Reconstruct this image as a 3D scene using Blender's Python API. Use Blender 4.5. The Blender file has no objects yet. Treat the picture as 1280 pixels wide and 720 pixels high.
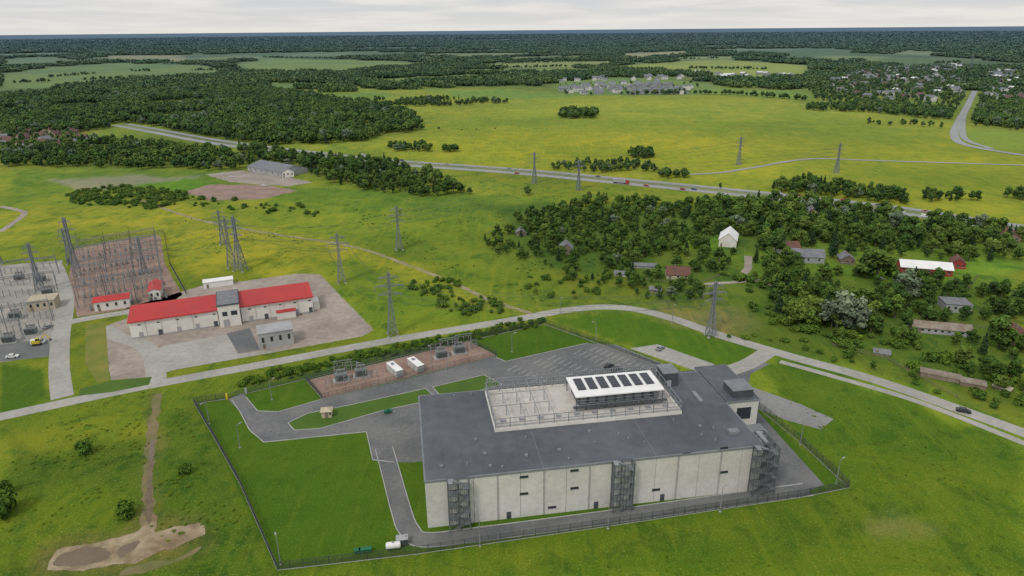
import bpy, math, random
import numpy as np
from mathutils import Matrix, Vector, noise, Euler
random.seed(7); rng=np.random.default_rng(7)
S=bpy.context.scene
# ---------------------------------------------------------------- camera
CAMH=120.0; F=853.33
PITCH=math.atan(324/F); ROLL=math.radians(-0.5)
R=(Euler((math.pi/2-PITCH,0,0)).to_matrix() @ Matrix.Rotation(ROLL,3,'Z'))
cd=bpy.data.cameras.new('camera'); cam=bpy.data.objects.new('camera',cd)
S.collection.objects.link(cam); S.camera=cam
cd.sensor_width=36; cd.lens=24; cd.clip_start=1; cd.clip_end=120000
cam.matrix_world=Matrix.Translation((0,0,CAMH)) @ R.to_4x4()
# survey helper : photo reading -> metres on the ground plane (or on a level z)
def G(u,v,z=0.0):
    d=R@Vector(((u-640)/F,(360-v)/F,-1)); t=(z-CAMH)/d.z
    return Vector((d.x*t,d.y*t))
def HT(u,v,vt):
    p=G(u,v); d=R@Vector(((u-640)/F,(360-vt)/F,-1))
    t=p.length/math.hypot(d.x,d.y); return max(0.5,CAMH+d.z*t)
def GP(pts): return [G(*p) for p in pts]
# ---------------------------------------------------------------- materials
def N(nt,t,**k):
    n=nt.nodes.new(t)
    for a,b in k.items(): setattr(n,a,b)
    return n
def math_(nt,op,a,b=None,c=None):
    n=N(nt,'ShaderNodeMath',operation=op)
    for i,x in enumerate((a,b,c)):
        if x is None: continue
        if isinstance(x,(int,float)): n.inputs[i].default_value=x
        else: nt.links.new(x,n.inputs[i])
    return n.outputs[0]
def mix(nt,f,a,b,blend='MIX'):
    n=N(nt,'ShaderNodeMix',data_type='RGBA',blend_type=blend)
    for i,x in ((0,f),(6,a),(7,b)):
        if isinstance(x,(int,float)): n.inputs[i].default_value=x
        elif isinstance(x,tuple): n.inputs[i].default_value=(*x[:3],1)
        else: nt.links.new(x,n.inputs[i])
    return n.outputs[2]
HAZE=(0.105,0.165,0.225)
def haze(nt,col):  # aerial haze painted into the surface colour, bluer with distance from the origin
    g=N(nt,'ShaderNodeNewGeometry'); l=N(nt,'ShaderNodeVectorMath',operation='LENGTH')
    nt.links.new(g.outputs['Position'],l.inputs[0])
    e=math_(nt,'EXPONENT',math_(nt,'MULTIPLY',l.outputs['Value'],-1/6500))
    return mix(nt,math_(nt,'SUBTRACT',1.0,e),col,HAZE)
def noise_n(nt,scale,detail=3,vec=None,rough=.55,dist=0):
    n=N(nt,'ShaderNodeTexNoise'); n.inputs['Scale'].default_value=scale
    n.inputs['Detail'].default_value=detail; n.inputs['Roughness'].default_value=rough
    n.inputs['Distortion'].default_value=dist
    if vec is None:
        g=N(nt,'ShaderNodeNewGeometry'); vec=g.outputs['Position']
    nt.links.new(vec,n.inputs['Vector']); return n.outputs['Fac']
def sstep(nt,x,a,b):
    n=N(nt,'ShaderNodeMapRange',interpolation_type='SMOOTHSTEP')
    nt.links.new(x,n.inputs[0]); n.inputs[1].default_value=a; n.inputs[2].default_value=b
    return n.outputs[0]
def newmat(name,diffuse=False):
    m=bpy.data.materials.new(name); m.use_nodes=True
    nt=m.node_tree; b=nt.nodes['Principled BSDF']
    if diffuse:
        nt.nodes.remove(b); b=nt.nodes.new('ShaderNodeBsdfDiffuse'); nt.links.new(b.outputs[0],nt.nodes['Material Output'].inputs[0])
        return m,nt,b
    b.inputs['Specular IOR Level'].default_value=.25
    return m,nt,b
MC={}
def mat(name,c1,c2=None,scale=.3,rough=.85,metal=0,scale2=4,amt2=.25,bump=0,spec=.25):
    if name in MC: return MC[name]
    m,nt,b=newmat(name); c2=c2 or tuple(x*.75 for x in c1)
    a=sstep(nt,noise_n(nt,scale,5,rough=.65),.32,.68)
    col=mix(nt,a,c1,c2)
    f=noise_n(nt,scale2,3)
    v=math_(nt,'MULTIPLY_ADD',f,amt2*2,1-amt2)
    vm=N(nt,'ShaderNodeVectorMath',operation='SCALE'); nt.links.new(col,vm.inputs[0]); nt.links.new(v,vm.inputs['Scale'])
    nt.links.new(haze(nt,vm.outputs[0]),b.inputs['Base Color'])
    b.inputs['Roughness'].default_value=rough; b.inputs['Metallic'].default_value=metal
    b.inputs['Specular IOR Level'].default_value=spec
    if bump:
        bn=N(nt,'ShaderNodeBump'); bn.inputs['Strength'].default_value=bump; bn.inputs['Distance'].default_value=.3
        nt.links.new(f,bn.inputs['Height']); nt.links.new(bn.outputs[0],b.inputs['Normal'])
    MC[name]=m; return m
asphalt=mat('asphalt',(.115,.118,.12),(.175,.175,.17),.06,.9,scale2=.9,amt2=.35)
asphalt_old=mat('old_asphalt_road',(.30,.295,.265),(.38,.37,.33),.05,.95,scale2=.5,amt2=.3)
hiway=mat('highway_asphalt',(.28,.275,.265),(.34,.34,.33),.02,.9)
gravel=mat('gravel_yard',(.26,.215,.175),(.37,.32,.27),.045,.95,scale2=.4,amt2=.4)
redgravel=mat('red_gravel',(.24,.155,.12),(.32,.225,.175),.1,.95,scale2=1.0,amt2=.3)
concrete_slab=mat('concrete_slab',(.36,.34,.30),(.25,.24,.21),.1,.9,scale2=.6)
dirt=mat('dirt_track',(.22,.165,.085),(.13,.14,.04),.15,.95,scale2=.6,amt2=.4)
mud=mat('dry_mud',(.19,.13,.07),(.36,.29,.19),.11,.9,scale2=.5,amt2=.45)
puddle=mat('muddy_water',(.12,.08,.04),(.16,.11,.06),.1,.08,spec=.6)
kerbm=mat('kerb_concrete',(.42,.42,.40),(.34,.34,.32),.3)
paint=mat('road_paint',(.62,.62,.60),(.40,.40,.39),.5)
panelc=mat('concrete_panel',(.62,.61,.575),(.52,.51,.475),.10,.85,scale2=.9,amt2=.2)
panelw=mat('white_panel',(.70,.70,.69),(.60,.60,.59),.2)
joint=mat('dark_joint',(.13,.13,.12))
roofm=mat('roof_membrane',(.080,.086,.098),(.122,.13,.142),.05,.7,scale2=.35,amt2=.25)
rooftrim=mat('roof_trim',(.22,.23,.245),(.17,.18,.19))
steel=mat('galvanised_steel',(.30,.32,.335),(.22,.235,.25),.5,.55,.2)
stairm=mat('stair_steel',(.15,.165,.18),(.11,.12,.135),.5,.55,.2)
darksteel=mat('dark_steel',(.07,.078,.088),(.095,.102,.11),.5,.6,.2)
pylonm=mat('pylon_steel',(.22,.24,.255),(.17,.185,.20),.4,.6)
terr=mat('terrace_concrete',(.55,.52,.475),(.44,.42,.38),.12,.9,scale2=.7)
whiter=mat('white_roof',(.82,.82,.81),(.74,.74,.73),.2,.6,amt2=.08)
pv=mat('solar_glass',(.012,.014,.022),(.02,.022,.032),.5,.25,spec=.5)
fencem=mat('fence_green_grey',(.05,.06,.058),(.065,.075,.07))
glass=mat('window_glass',(.02,.025,.03),(.035,.04,.045),.4,.15,spec=.6)
redroof=mat('red_metal_roof',(.50,.035,.03),(.40,.035,.032),.06,.5,scale2=1,amt2=.15)
whitew=mat('white_wall',(.74,.72,.67),(.62,.60,.55),.15,.8,amt2=.12)
greyw=mat('grey_wall',(.38,.385,.39),(.31,.31,.32),.2)
beigew=mat('beige_wall',(.48,.42,.30),(.40,.35,.25),.2)
brownroof=mat('brown_tile_roof',(.17,.075,.05),(.12,.06,.045),.5)
greyroof=mat('grey_slate_roof',(.21,.215,.23),(.15,.155,.165),.4)
woodw=mat('weathered_wood',(.24,.18,.13),(.17,.13,.10),.4)
redw=mat('red_painted_wall',(.33,.045,.035),(.26,.04,.03),.4)
rust=mat('rusty_sheet',(.20,.15,.11),(.30,.26,.21),.3)
greenp=mat('green_plastic',(.02,.16,.08),(.015,.12,.06),.5,.5)
whitep=mat('white_paint',(.78,.78,.77),(.7,.7,.69),.5,.5)
insul=mat('ceramic_insulator',(.20,.16,.14),(.28,.26,.25),.5,.4)
trafo=mat('transformer_paint',(.22,.245,.24),(.17,.19,.19),.5,.6)
rubber=mat('tyre_rubber',(.02,.02,.02),(.03,.03,.03))
yellowp=mat('yellow_paint',(.65,.48,.03),(.5,.38,.03),.5,.5)
barkm=mat('bark',(.09,.07,.05),(.13,.11,.09),1.0)
# foliage
def folmat(name,cols):
    m,nt,b=newmat(name,True)
    oi=N(nt,'ShaderNodeObjectInfo'); r=N(nt,'ShaderNodeValToRGB')
    el=r.color_ramp.elements
    el[0].color=(*cols[0],1); el[1].color=(*cols[-1],1); el[0].position=0; el[1].position=1
    for i,c in enumerate(cols[1:-1]):
        e=el.new((i+1)/(len(cols)-1)); e.color=(*c,1)
    f=math_(nt,'MULTIPLY_ADD',oi.outputs['Random'],.75,math_(nt,'MULTIPLY_ADD',noise_n(nt,.012,1),.9,-.32))
    nt.links.new(f,r.inputs[0])
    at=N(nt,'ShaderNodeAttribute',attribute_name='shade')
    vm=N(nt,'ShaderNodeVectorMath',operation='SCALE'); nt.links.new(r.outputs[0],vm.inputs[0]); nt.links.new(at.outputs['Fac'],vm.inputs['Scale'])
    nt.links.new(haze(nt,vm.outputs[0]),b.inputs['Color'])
    return m
leaf=folmat('broadleaf_foliage',[(.046,.088,.016),(.062,.118,.018),(.09,.152,.021),(.135,.195,.03)])
needle=folmat('conifer_foliage',[(.03,.06,.02),(.045,.085,.025)])
silver=folmat('silver_willow_foliage',[(.14,.19,.105),(.18,.23,.14)])
shrubm=folmat('shrub_foliage',[(.055,.11,.014),(.085,.155,.018),(.125,.195,.02)])
tuftm=folmat('meadow_weeds',[(.095,.16,.012),(.14,.205,.013),(.21,.25,.018)])
# ---------------------------------------------------------------- mesh helpers
def link(o,parent=None):
    S.collection.objects.link(o)
    if parent is not None: o.parent=parent
    return o
class MB:
    def __init__(s): s.v=[];s.f=[];s.m=[];s.mats=[]
    def mi(s,m):
        if m not in s.mats: s.mats.append(m)
        return s.mats.index(m)
    def add(s,vs,fs,m):
        o=len(s.v); i=s.mi(m); s.v+= [tuple(x) for x in vs]
        for f in fs: s.f.append(tuple(k+o for k in f)); s.m.append(i)
    def box(s,x0,x1,y0,y1,z0,z1,m):
        s.add([(x0,y0,z0),(x1,y0,z0),(x1,y1,z0),(x0,y1,z0),(x0,y0,z1),(x1,y0,z1),(x1,y1,z1),(x0,y1,z1)],
        [(0,3,2,1),(4,5,6,7),(0,1,5,4),(1,2,6,5),(2,3,7,6),(3,0,4,7)],m)
    def beam(s,a,b,w,m):
        a=Vector(a);b=Vector(b);d=(b-a)
        if d.length<1e-6:return
        d.normalize(); up=Vector((0,0,1)) if abs(d.z)<.95 else Vector((1,0,0))
        x=d.cross(up).normalized()*w/2; y=d.cross(x).normalized()*w/2
        vs=[a-x-y,a+x-y,a+x+y,a-x+y,b-x-y,b+x-y,b+x+y,b-x+y]
        s.add(vs,[(0,1,2,3),(7,6,5,4),(0,4,5,1),(1,5,6,2),(2,6,7,3),(3,7,4,0)],m)
    def cyl(s,c,r0,r1,h,m,n=10,axis='Z'):
        vs=[]
        for r,z in((r0,0),(r1,h)):
            for i in range(n):
                a=2*math.pi*i/n; p=(r*math.cos(a),r*math.sin(a),z)
                if axis=='X': p=(p[2],p[0],p[1])
                if axis=='Y': p=(p[0],p[2],p[1])
                vs.append((c[0]+p[0],c[1]+p[1],c[2]+p[2]))
        fs=[(i,(i+1)%n,n+(i+1)%n,n+i) for i in range(n)]+[tuple(range(n))[::-1],tuple(range(n,2*n))]
        s.add(vs,fs,m)
    def gable(s,x0,x1,y0,y1,z0,h,m,ov=.4,th=.15,axis='x',wall=None):
        X0,X1,Y0,Y1=x0-ov,x1+ov,y0-ov,y1+ov; ym=(y0+y1)/2
        sl=h/((y1-y0)/2); zo=z0-ov*sl
        vs=[(X0,Y0,zo),(X1,Y0,zo),(X1,ym,z0+h),(X0,ym,z0+h),(X0,Y1,zo),(X1,Y1,zo)]
        vt=[(a,b,c+th) for a,b,c in vs]
        s.add(vs+vt,[(6,7,8,9),(9,8,11,10),(0,3,2,1),(3,4,5,2),(0,1,7,6),(4,10,11,5),(0,6,9,3),(3,9,10,4),(1,2,8,7),(2,5,11,8)],m)
        if wall: s.add([(x0,y0,z0),(x0,y1,z0),(x0,ym,z0+h),(x1,y0,z0),(x1,y1,z0),(x1,ym,z0+h)],[(0,2,1),(3,4,5)],wall)
    def mesh(s,name):
        me=bpy.data.meshes.new(name); me.from_pydata(s.v,[],s.f)
        for m in s.mats: me.materials.append(m)
        me.polygons.foreach_set('material_index',s.m); me.update(); return me
    def obj(s,name,parent=None,loc=None,rot=0):
        o=bpy.data.objects.new(name,s.mesh(name)); link(o,parent)
        if loc is not None: o.location=loc
        o.rotation_euler=(0,0,rot); return o
def empty(name,loc,rot):
    e=bpy.data.objects.new(name,None); link(e); e.location=(loc[0],loc[1],0 if len(loc)<3 else loc[2]); e.rotation_euler=(0,0,rot); e.empty_display_size=.5; return e
def catmull(P,n=6,closed=False):
    P=[Vector(p) for p in P]; out=[]; L=len(P)
    for i in range(L if closed else L-1):
        if closed: a,b,c,d=P[i-1],P[i],P[(i+1)%L],P[(i+2)%L]
        else: a,b,c,d=P[max(i-1,0)],P[i],P[i+1],P[min(i+2,L-1)]
        for k in range(n):
            t=k/n; out.append(.5*((2*b)+(c-a)*t+(2*a-5*b+4*c-d)*t*t+(3*b-a-3*c+d)*t**3))
    if not closed: out.append(P[-1])
    return out
def patch(name,pts,m,z,smooth=False,jag=0,px=True):
    P=GP(pts) if px else [Vector(p) for p in pts]
    if smooth: P=catmull(P,6,True)
    if jag:
        Q=[]
        for i,p in enumerate(P):
            q=P[(i+1)%len(P)]; k=max(1,int((q-p).length/ (jag*1.0)))
            for j in range(k):
                a=p.lerp(q,j/k); nz=noise.noise_vector((a.x/(jag*3),a.y/(jag*3),1.3)); n2=noise.noise_vector((a.x/(jag*1.1),a.y/(jag*1.1),5.3))
                Q.append(Vector((a.x+nz.x*jag+n2.x*jag*.4,a.y+nz.y*jag+n2.y*jag*.4)))
        P=Q
    me=bpy.data.meshes.new(name); me.from_pydata([(p.x,p.y,z) for p in P],[],[tuple(range(len(P)))]); me.materials.append(m)
    return link(bpy.data.objects.new(name,me))
def offs(P,d):
    out=[]
    for i,p in enumerate(P):
        a=P[max(0,i-1)]; b=P[min(len(P)-1,i+1)]; t=(b-a).normalized(); out.append(p+Vector((-t.y,t.x))*d)
    return out
def ribbon(name,pts,w,m,z,px=True,n=8,jag=0):
    P=catmull(GP(pts) if px else pts,n)
    if jag:
        Q=[]
        for i in range(len(P)-1):
            k=max(1,int((P[i+1]-P[i]).length/1.2)); Q+=[P[i].lerp(P[i+1],j/k) for j in range(k)]
        P=Q+[P[-1]]
    A=offs(P,w/2);B=offs(P,-w/2)
    if jag:
        for Q in(A,B):
            for i,p in enumerate(Q):
                nz=noise.noise_vector((p.x/4,p.y/4,2)); n2=noise.noise_vector((p.x/1.5,p.y/1.5,4)); Q[i]=p+Vector((nz.x,nz.y))*jag+Vector((n2.x,n2.y))*jag*.5
    mb=MB()
    mb.add([(p.x,p.y,z) for p in A]+[(p.x,p.y,z) for p in B],[(i,i+1,len(A)+i+1,len(A)+i) for i in range(len(A)-1)],m)
    return mb.obj(name),P
def kerbline(mb,P,closed=True,w=.25,h=.12,z=0.0):
    L=len(P)
    for i in range(L if closed else L-1):
        a=P[i];b=P[(i+1)%L]
        mb.beam((a.x,a.y,z+h/2),(b.x,b.y,z+h/2),w,kerbm)
# ---------------------------------------------------------------- ground sheet
th=np.concatenate([np.linspace(-180,-50,40,endpoint=False),np.linspace(-50,50,820,endpoint=False),np.linspace(50,180,40,endpoint=False)])
th=np.radians(th); rr=np.concatenate([np.linspace(4,100,14,endpoint=False),100*(600)**(np.linspace(0,1,440))])
TH,RR=np.meshgrid(th,rr); nx=len(th); nr=len(rr)
X=(RR*np.sin(TH)).ravel(); Y=(RR*np.cos(TH)).ravel(); RV=RR.ravel()
X=np.append(X,0);Y=np.append(Y,0);RV=np.append(RV,0)
NZ1=np.array([noise.noise((x/(8+.03*r),y/(8+.03*r),0)) for x,y,r in zip(X,Y,RV)])
NZ2=np.array([noise.noise((x/(8+.03*r),y/(8+.03*r),9)) for x,y,r in zip(X,Y,RV)])
NL=np.array([noise.fractal((x/220,y/220,4),1,2,3) for x,y in zip(X,Y)])
def sdist(px_,py_,P):
    P=np.array([(p[0],p[1]) for p in P]); d=np.full(px_.shape,1e9); ins=np.zeros(px_.shape,bool)
    for i in range(len(P)):
        a=P[i-1];b=P[i];e=b-a; L=max((e@e),1e-9)
        t=np.clip(((px_-a[0])*e[0]+(py_-a[1])*e[1])/L,0,1)
        d=np.minimum(d,np.hypot(px_-a[0]-t*e[0],py_-a[1]-t*e[1]))
        if a[1]!=b[1]:
            c=((a[1]>py_)!=(b[1]>py_))&(px_<(b[0]-a[0])*(py_-a[1])/(b[1]-a[1])+a[0]); ins^=c
    return np.where(ins,d,-d)
COL=np.zeros((len(X),3)); WILD=np.ones(len(X))
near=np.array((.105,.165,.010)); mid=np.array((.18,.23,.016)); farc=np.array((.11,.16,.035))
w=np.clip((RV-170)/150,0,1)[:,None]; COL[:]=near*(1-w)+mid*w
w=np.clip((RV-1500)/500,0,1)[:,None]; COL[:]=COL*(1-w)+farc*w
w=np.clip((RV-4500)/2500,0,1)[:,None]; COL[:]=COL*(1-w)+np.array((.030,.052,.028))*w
COL*= (1+.35*np.clip(NL,-1,1))[:,None]
def paintg(pts,c,soft=2,wild=None,wob=1.0,amt=1.0,px=True):
    P=GP(pts) if px else pts
    x0=min(p.x for p in P);x1=max(p.x for p in P);y0=min(p.y for p in P);y1=max(p.y for p in P)
    mg=30+.05*y1
    idx=np.where((X>x0-mg)&(X<x1+mg)&(Y>y0-mg)&(Y<y1+mg))[0]
    if not len(idx):return
    r=RV[idx]; wb=wob*(1.0+.008*r)
    d=sdist(X[idx]+NZ1[idx]*wb*3,Y[idx]+NZ2[idx]*wb*3,P)
    k=np.clip(d/(soft*(1+.003*r))+.5,0,1)*amt; k=(k*k*(3-2*k))[:,None] if amt==1 else k[:,None]
    COL[idx]=COL[idx]*(1-k)+np.array(c)*k
    if wild is not None: WILD[idx]=WILD[idx]*(1-k[:,0])+wild*k[:,0]
Yel=(.245,.27,.018); YG=(.18,.24,.016); GR=(.10,.17,.013)
paintg([(0,262),(230,255),(300,262),(420,300),(640,375),(700,385),(480,420),(400,395),(390,345),(220,345),(210,290),(60,280),(0,320)],Yel,12)
paintg([(230,262),(330,270),(480,262),(620,275),(560,300),(430,300),(300,285)],YG,10)
paintg([(300,288),(430,312),(520,338),(470,345),(400,325),(330,305)],(.25,.255,.018),10,amt=.7)
paintg([(440,290),(600,300),(700,360),(850,385),(650,385),(560,340)],GR,12,amt=.8)
paintg([(540,310),(600,318),(720,370),(660,372)],(.17,.22,.015),10,amt=.7)
paintg([(395,255),(640,240),(700,255),(600,290),(440,275)],(.16,.23,.016),10)
paintg([(300,236),(420,232),(520,240),(640,250),(560,262),(380,258)],(.12,.20,.014),10)
paintg([(400,320),(430,330),(560,370),(640,395),(490,420),(440,400)],(.125,.20,.013),10)
paintg([(600,255),(900,262),(1280,280),(1280,540),(1100,470),(930,430),(800,385),(660,330)],(.09,.15,.014),12)
paintg([(840,385),(900,360),(1000,425),(1280,500),(1280,520),(1000,445),(900,415)],(.11,.16,.013),4)
paintg([(905,320),(1040,300),(1180,300),(1280,320),(1280,355),(1060,350),(950,345)],(.11,.19,.014),6)
paintg([(850,300),(910,290),(900,310),(860,315)],(.12,.23,.012),3)
paintg([(1190,320),(1280,330),(1280,345),(1200,340)],(.15,.26,.02),3)
paintg([(690,340),(760,345),(840,362),(800,378),(700,370)],(.15,.19,.015),5)
paintg([(820,385),(905,385),(935,405),(920,425),(860,405)],(.24,.20,.07),8,amt=.7)
paintg([(0,215),(150,210),(330,222),(300,240),(200,232),(60,245),(0,262)],(.14,.215,.015),5)
paintg([(60,222),(140,219),(240,222),(230,228),(100,240)],(.30,.27,.17),3,wild=0,amt=.8)
paintg([(0,228),(60,232),(50,238),(0,236)],(.10,.18,.01),3)
paintg([(150,235),(220,224),(262,230),(235,242)],(.13,.25,.012),3)
BM=[(480,178),(530,165),(515,145),(430,130),(480,113),(600,110),(690,119),(880,117),(1010,127),(1100,143),(1190,152),(1280,166),(1280,280),(1170,265),(960,240),(640,212),(480,200)]
paintg(BM,(.25,.29,.018),20,wild=.7,wob=.7)
paintg([(480,180),(640,165),(900,180),(1190,180),(1280,200),(1280,205),(1010,198),(860,216),(640,205)],(.27,.30,.014),20,amt=.8)
paintg([(530,150),(620,135),(900,140),(1150,160),(1190,175),(900,165),(640,160)],(.20,.26,.018),20,amt=.8)
paintg([(620,128),(800,122),(1000,130),(1120,148),(900,150),(640,145)],(.28,.33,.025),20,amt=.85)
paintg([(540,113),(640,112),(720,120),(640,125),(560,122)],(.16,.26,.03),15)
paintg([(700,170),(860,166),(1000,180),(900,190),(720,184)],(.32,.32,.018),25,amt=.7)
paintg([(1130,215),(1280,215),(1280,240),(1120,232)],(.20,.25,.014),15)
paintg([(900,212),(1010,202),(1060,215),(1000,228),(900,224)],(.30,.33,.02),12,amt=.7)
FIELDS=[([(0,92),(60,84),(150,79),(250,82),(292,89),(240,97),(120,104),(40,111),(0,111)],(.17,.24,.05)),
([(128,70),(220,69),(245,76),(140,78)],(.34,.31,.13)),
([(300,80),(330,73),(480,76),(560,80),(470,86),(420,92),(300,90)],(.19,.27,.05)),
([(0,74),(60,71),(110,76),(60,82),(0,84)],(.16,.22,.06)),
([(0,117),(50,117),(30,129),(0,130)],(.15,.24,.05)),
([(600,80),(700,76),(790,77),(740,84),(620,86)],(.27,.30,.07)),
([(745,84),(900,74),(1015,82),(1012,96),(960,99),(850,92)],(.29,.34,.05)),
([(770,67),(860,64),(868,69),(790,73)],(.36,.33,.14)),
([(690,102),(790,97),(880,103),(900,112),(870,119),(700,119)],(.17,.25,.05)),
([(880,112),(1000,112),(1010,124),(900,118)],(.20,.29,.04)),
([(570,49.5),(640,49),(650,50.5),(590,51)],(.34,.36,.30)),
([(430,60),(550,59),(570,61),(440,62.5)],(.16,.21,.09)),
([(880,62),(980,61),(1000,62.5),(900,64)],(.17,.22,.09)),
([(1130,63),(1185,66),(1170,70),(1120,67)],(.24,.26,.10)),
([(1215,160),(1280,166),(1280,188),(1205,178)],(.20,.28,.03)),
([(380,122),(470,115),(500,120),(430,131)],(.18,.27,.03)),
([(460,99),(600,93),(690,92),(600,99),(480,106)],(.17,.24,.045)),
([(560,88),(720,85),(740,90),(600,92)],(.22,.27,.055)),
([(240,73),(300,70),(330,72),(270,78)],(.20,.25,.07)),
([(0,67),(80,66),(110,68),(60,70),(0,70)],(.17,.22,.07)),
([(500,68),(640,66),(690,68),(580,73)],(.20,.25,.07)),
([(640,71),(750,70),(720,74),(640,76)],(.27,.28,.09)),
([(1020,69),(1110,71),(1100,76),(1030,76)],(.20,.26,.07)),
([(840,71),(950,70),(930,73),(850,75)],(.23,.27,.07)),
([(350,67),(440,66.5),(430,70),(360,70)],(.17,.22,.07)),
([(330,105),(400,103),(420,108),(350,111)],(.15,.23,.04)),
([(180,128),(250,124),(270,130),(200,135)],(.12,.20,.03)),
([(60,132),(120,130),(130,136),(70,138)],(.12,.20,.03))]
for P,c in FIELDS: paintg(P,c,8,wild=.3,wob=.4)
# foreground
paintg([(0,520),(200,485),(245,500),(345,720),(0,720)],(.078,.128,.009),4)
paintg([(0,520),(200,482),(240,505),(250,540),(120,560),(0,560)],(.145,.195,.012),4,amt=.8)
paintg([(0,620),(160,600),(180,650),(70,690),(0,700)],(.12,.175,.010),5,amt=.7)
paintg([(200,500),(250,520),(300,620),(345,715),(250,715),(200,620)],(.070,.13,.009),5,amt=.7)
paintg([(930,455),(1000,452),(1280,555),(1280,720),(345,720),(1060,607)],(.080,.145,.008),4,wild=.8)
paintg([(1060,607),(1100,560),(1280,600),(1280,720),(900,720),(1000,650)],(.105,.16,.009),8,amt=.6)
paintg([(345,718),(700,676),(1060,616),(1080,640),(800,690),(500,735)],(.13,.175,.012),4,amt=.55)
LAWN=(.064,.126,.008)
paintg([(243,503),(300,488),(560,420),(680,405),(770,432),(945,508),(1060,607),(347,713)],LAWN,.8,wild=.35,wob=.1)
paintg([(690,400),(770,388),(945,435),(935,448),(905,462),(850,445),(790,432)],(.08,.155,.009),1,wild=.4,wob=.2)
paintg([(0,455),(55,462),(60,500),(0,520)],(.070,.135,.009),1,wild=.4,wob=.2)
paintg([(1090,654),(1130,652),(1150,660),(1120,668),(1090,663)],(.30,.24,.10),6,amt=.4)
paintg([(50,720),(60,685),(150,665),(180,650),(260,650),(262,675),(200,705),(120,720)],(.13,.13,.03),4,wild=1,amt=.85)
paintg([(191,490),(202,490),(197,600),(192,665),(172,665),(178,600)],(.13,.14,.03),3,amt=.8)
me=bpy.data.meshes.new('ground')
nv=len(X); verts=np.zeros((nv,3),np.float32); verts[:,0]=X;verts[:,1]=Y
ii=np.arange(nr-1)[:,None]*nx; jj=np.arange(nx)[None,:]; j2=(jj+1)%nx
q=np.stack([ii+jj,ii+j2,ii+nx+j2,ii+nx+jj],-1).reshape(-1,4)[:,::-1]
fan=[(nv-1,(k+1)%nx,k) for k in range(nx)]
me.from_pydata(verts.tolist(),[],[tuple(a) for a in q.tolist()]+fan)
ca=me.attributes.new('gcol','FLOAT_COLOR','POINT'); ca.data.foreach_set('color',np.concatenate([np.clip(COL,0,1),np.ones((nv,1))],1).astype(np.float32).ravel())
wa=me.attributes.new('wild','FLOAT','POINT'); wa.data.foreach_set('value',WILD.astype(np.float32))
gm,nt,b=newmat('grassland',True)
at=N(nt,'ShaderNodeAttribute',attribute_name='gcol'); wi=N(nt,'ShaderNodeAttribute',attribute_name='wild').outputs['Fac']
n1=noise_n(nt,.035,4,rough=.65,dist=.5); n2=noise_n(nt,.25,5,rough=.75,dist=.5); n3=noise_n(nt,1.8,3,rough=.75); n4=noise_n(nt,.09,5,rough=.7,dist=.8); n5=noise_n(nt,.004,3,rough=.6)
mp=N(nt,'ShaderNodeMapping'); gg=N(nt,'ShaderNodeNewGeometry'); nt.links.new(gg.outputs['Position'],mp.inputs[0]); mp.inputs['Rotation'].default_value=(0,0,.6); mp.inputs['Scale'].default_value=(.35,.03,1)
n6=noise_n(nt,1.0,2,mp.outputs[0],.6)
col=at.outputs['Color']
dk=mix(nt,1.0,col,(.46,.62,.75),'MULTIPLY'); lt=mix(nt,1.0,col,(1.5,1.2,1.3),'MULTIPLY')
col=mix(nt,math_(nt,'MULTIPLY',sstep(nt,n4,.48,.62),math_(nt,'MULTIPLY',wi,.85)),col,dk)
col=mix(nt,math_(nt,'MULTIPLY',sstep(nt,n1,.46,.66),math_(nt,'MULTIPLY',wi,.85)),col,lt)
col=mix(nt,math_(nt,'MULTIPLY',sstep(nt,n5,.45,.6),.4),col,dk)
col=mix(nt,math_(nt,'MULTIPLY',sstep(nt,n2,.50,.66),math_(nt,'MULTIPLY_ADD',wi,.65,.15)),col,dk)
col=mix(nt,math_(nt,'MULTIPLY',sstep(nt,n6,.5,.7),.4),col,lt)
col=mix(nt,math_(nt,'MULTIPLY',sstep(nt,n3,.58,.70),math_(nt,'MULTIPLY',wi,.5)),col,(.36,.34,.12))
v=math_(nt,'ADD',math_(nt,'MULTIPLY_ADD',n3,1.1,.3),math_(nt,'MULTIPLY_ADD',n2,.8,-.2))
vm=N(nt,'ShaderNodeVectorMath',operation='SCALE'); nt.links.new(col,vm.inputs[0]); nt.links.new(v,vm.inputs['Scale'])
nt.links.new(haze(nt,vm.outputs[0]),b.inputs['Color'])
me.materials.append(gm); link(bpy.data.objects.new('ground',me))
# ---------------------------------------------------------------- roads
MAIN=[(-60,533),(0,521),(60,508),(130,493),(200,479),(320,457),(480,427),(640,400),(700,389),(745,384),(790,386),(840,398),(900,419),(990,446),(1100,477),(1280,541),(1330,560)]
_,PM=ribbon('access_road',MAIN,6,asphalt_old,.03)
ribbon('gravel_path',[(975,452),(1040,470),(1150,503),(1290,558)],3,asphalt_old,.035)
ribbon('access_road',[(905,466),(935,455),(955,443),(962,438)],7,asphalt_old,.04)
ribbon('access_road',[(78,497),(74,460),(76,420),(82,375),(72,338),(66,330)],7,asphalt_old,.04)
ribbon('access_road',[(196,480),(192,450),(180,432),(150,422),(128,410)],7,asphalt_old,.045)
ribbon('access_road',[(78,405),(110,398),(160,390),(215,380)],6,asphalt_old,.05)
ribbon('gravel_path',[(0,290),(30,268),(20,262),(0,258)],4,gravel,.05)
ribbon('dirt_path',[(175,250),(250,275),(340,292),(440,308),(520,335),(575,358),(620,378),(665,392)],2.8,mat('sandy_track',(.33,.28,.16),(.20,.20,.07),.1,.95,scale2=.6,amt2=.4),.02,jag=.9)
ribbon('dirt_path',[(935,320),(935,335),(930,345),(960,355),(1000,362)],4,gravel,.03,jag=.5)
ribbon('dirt_path',[(880,355),(930,352),(960,350)],3,gravel,.035,jag=.5)
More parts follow.
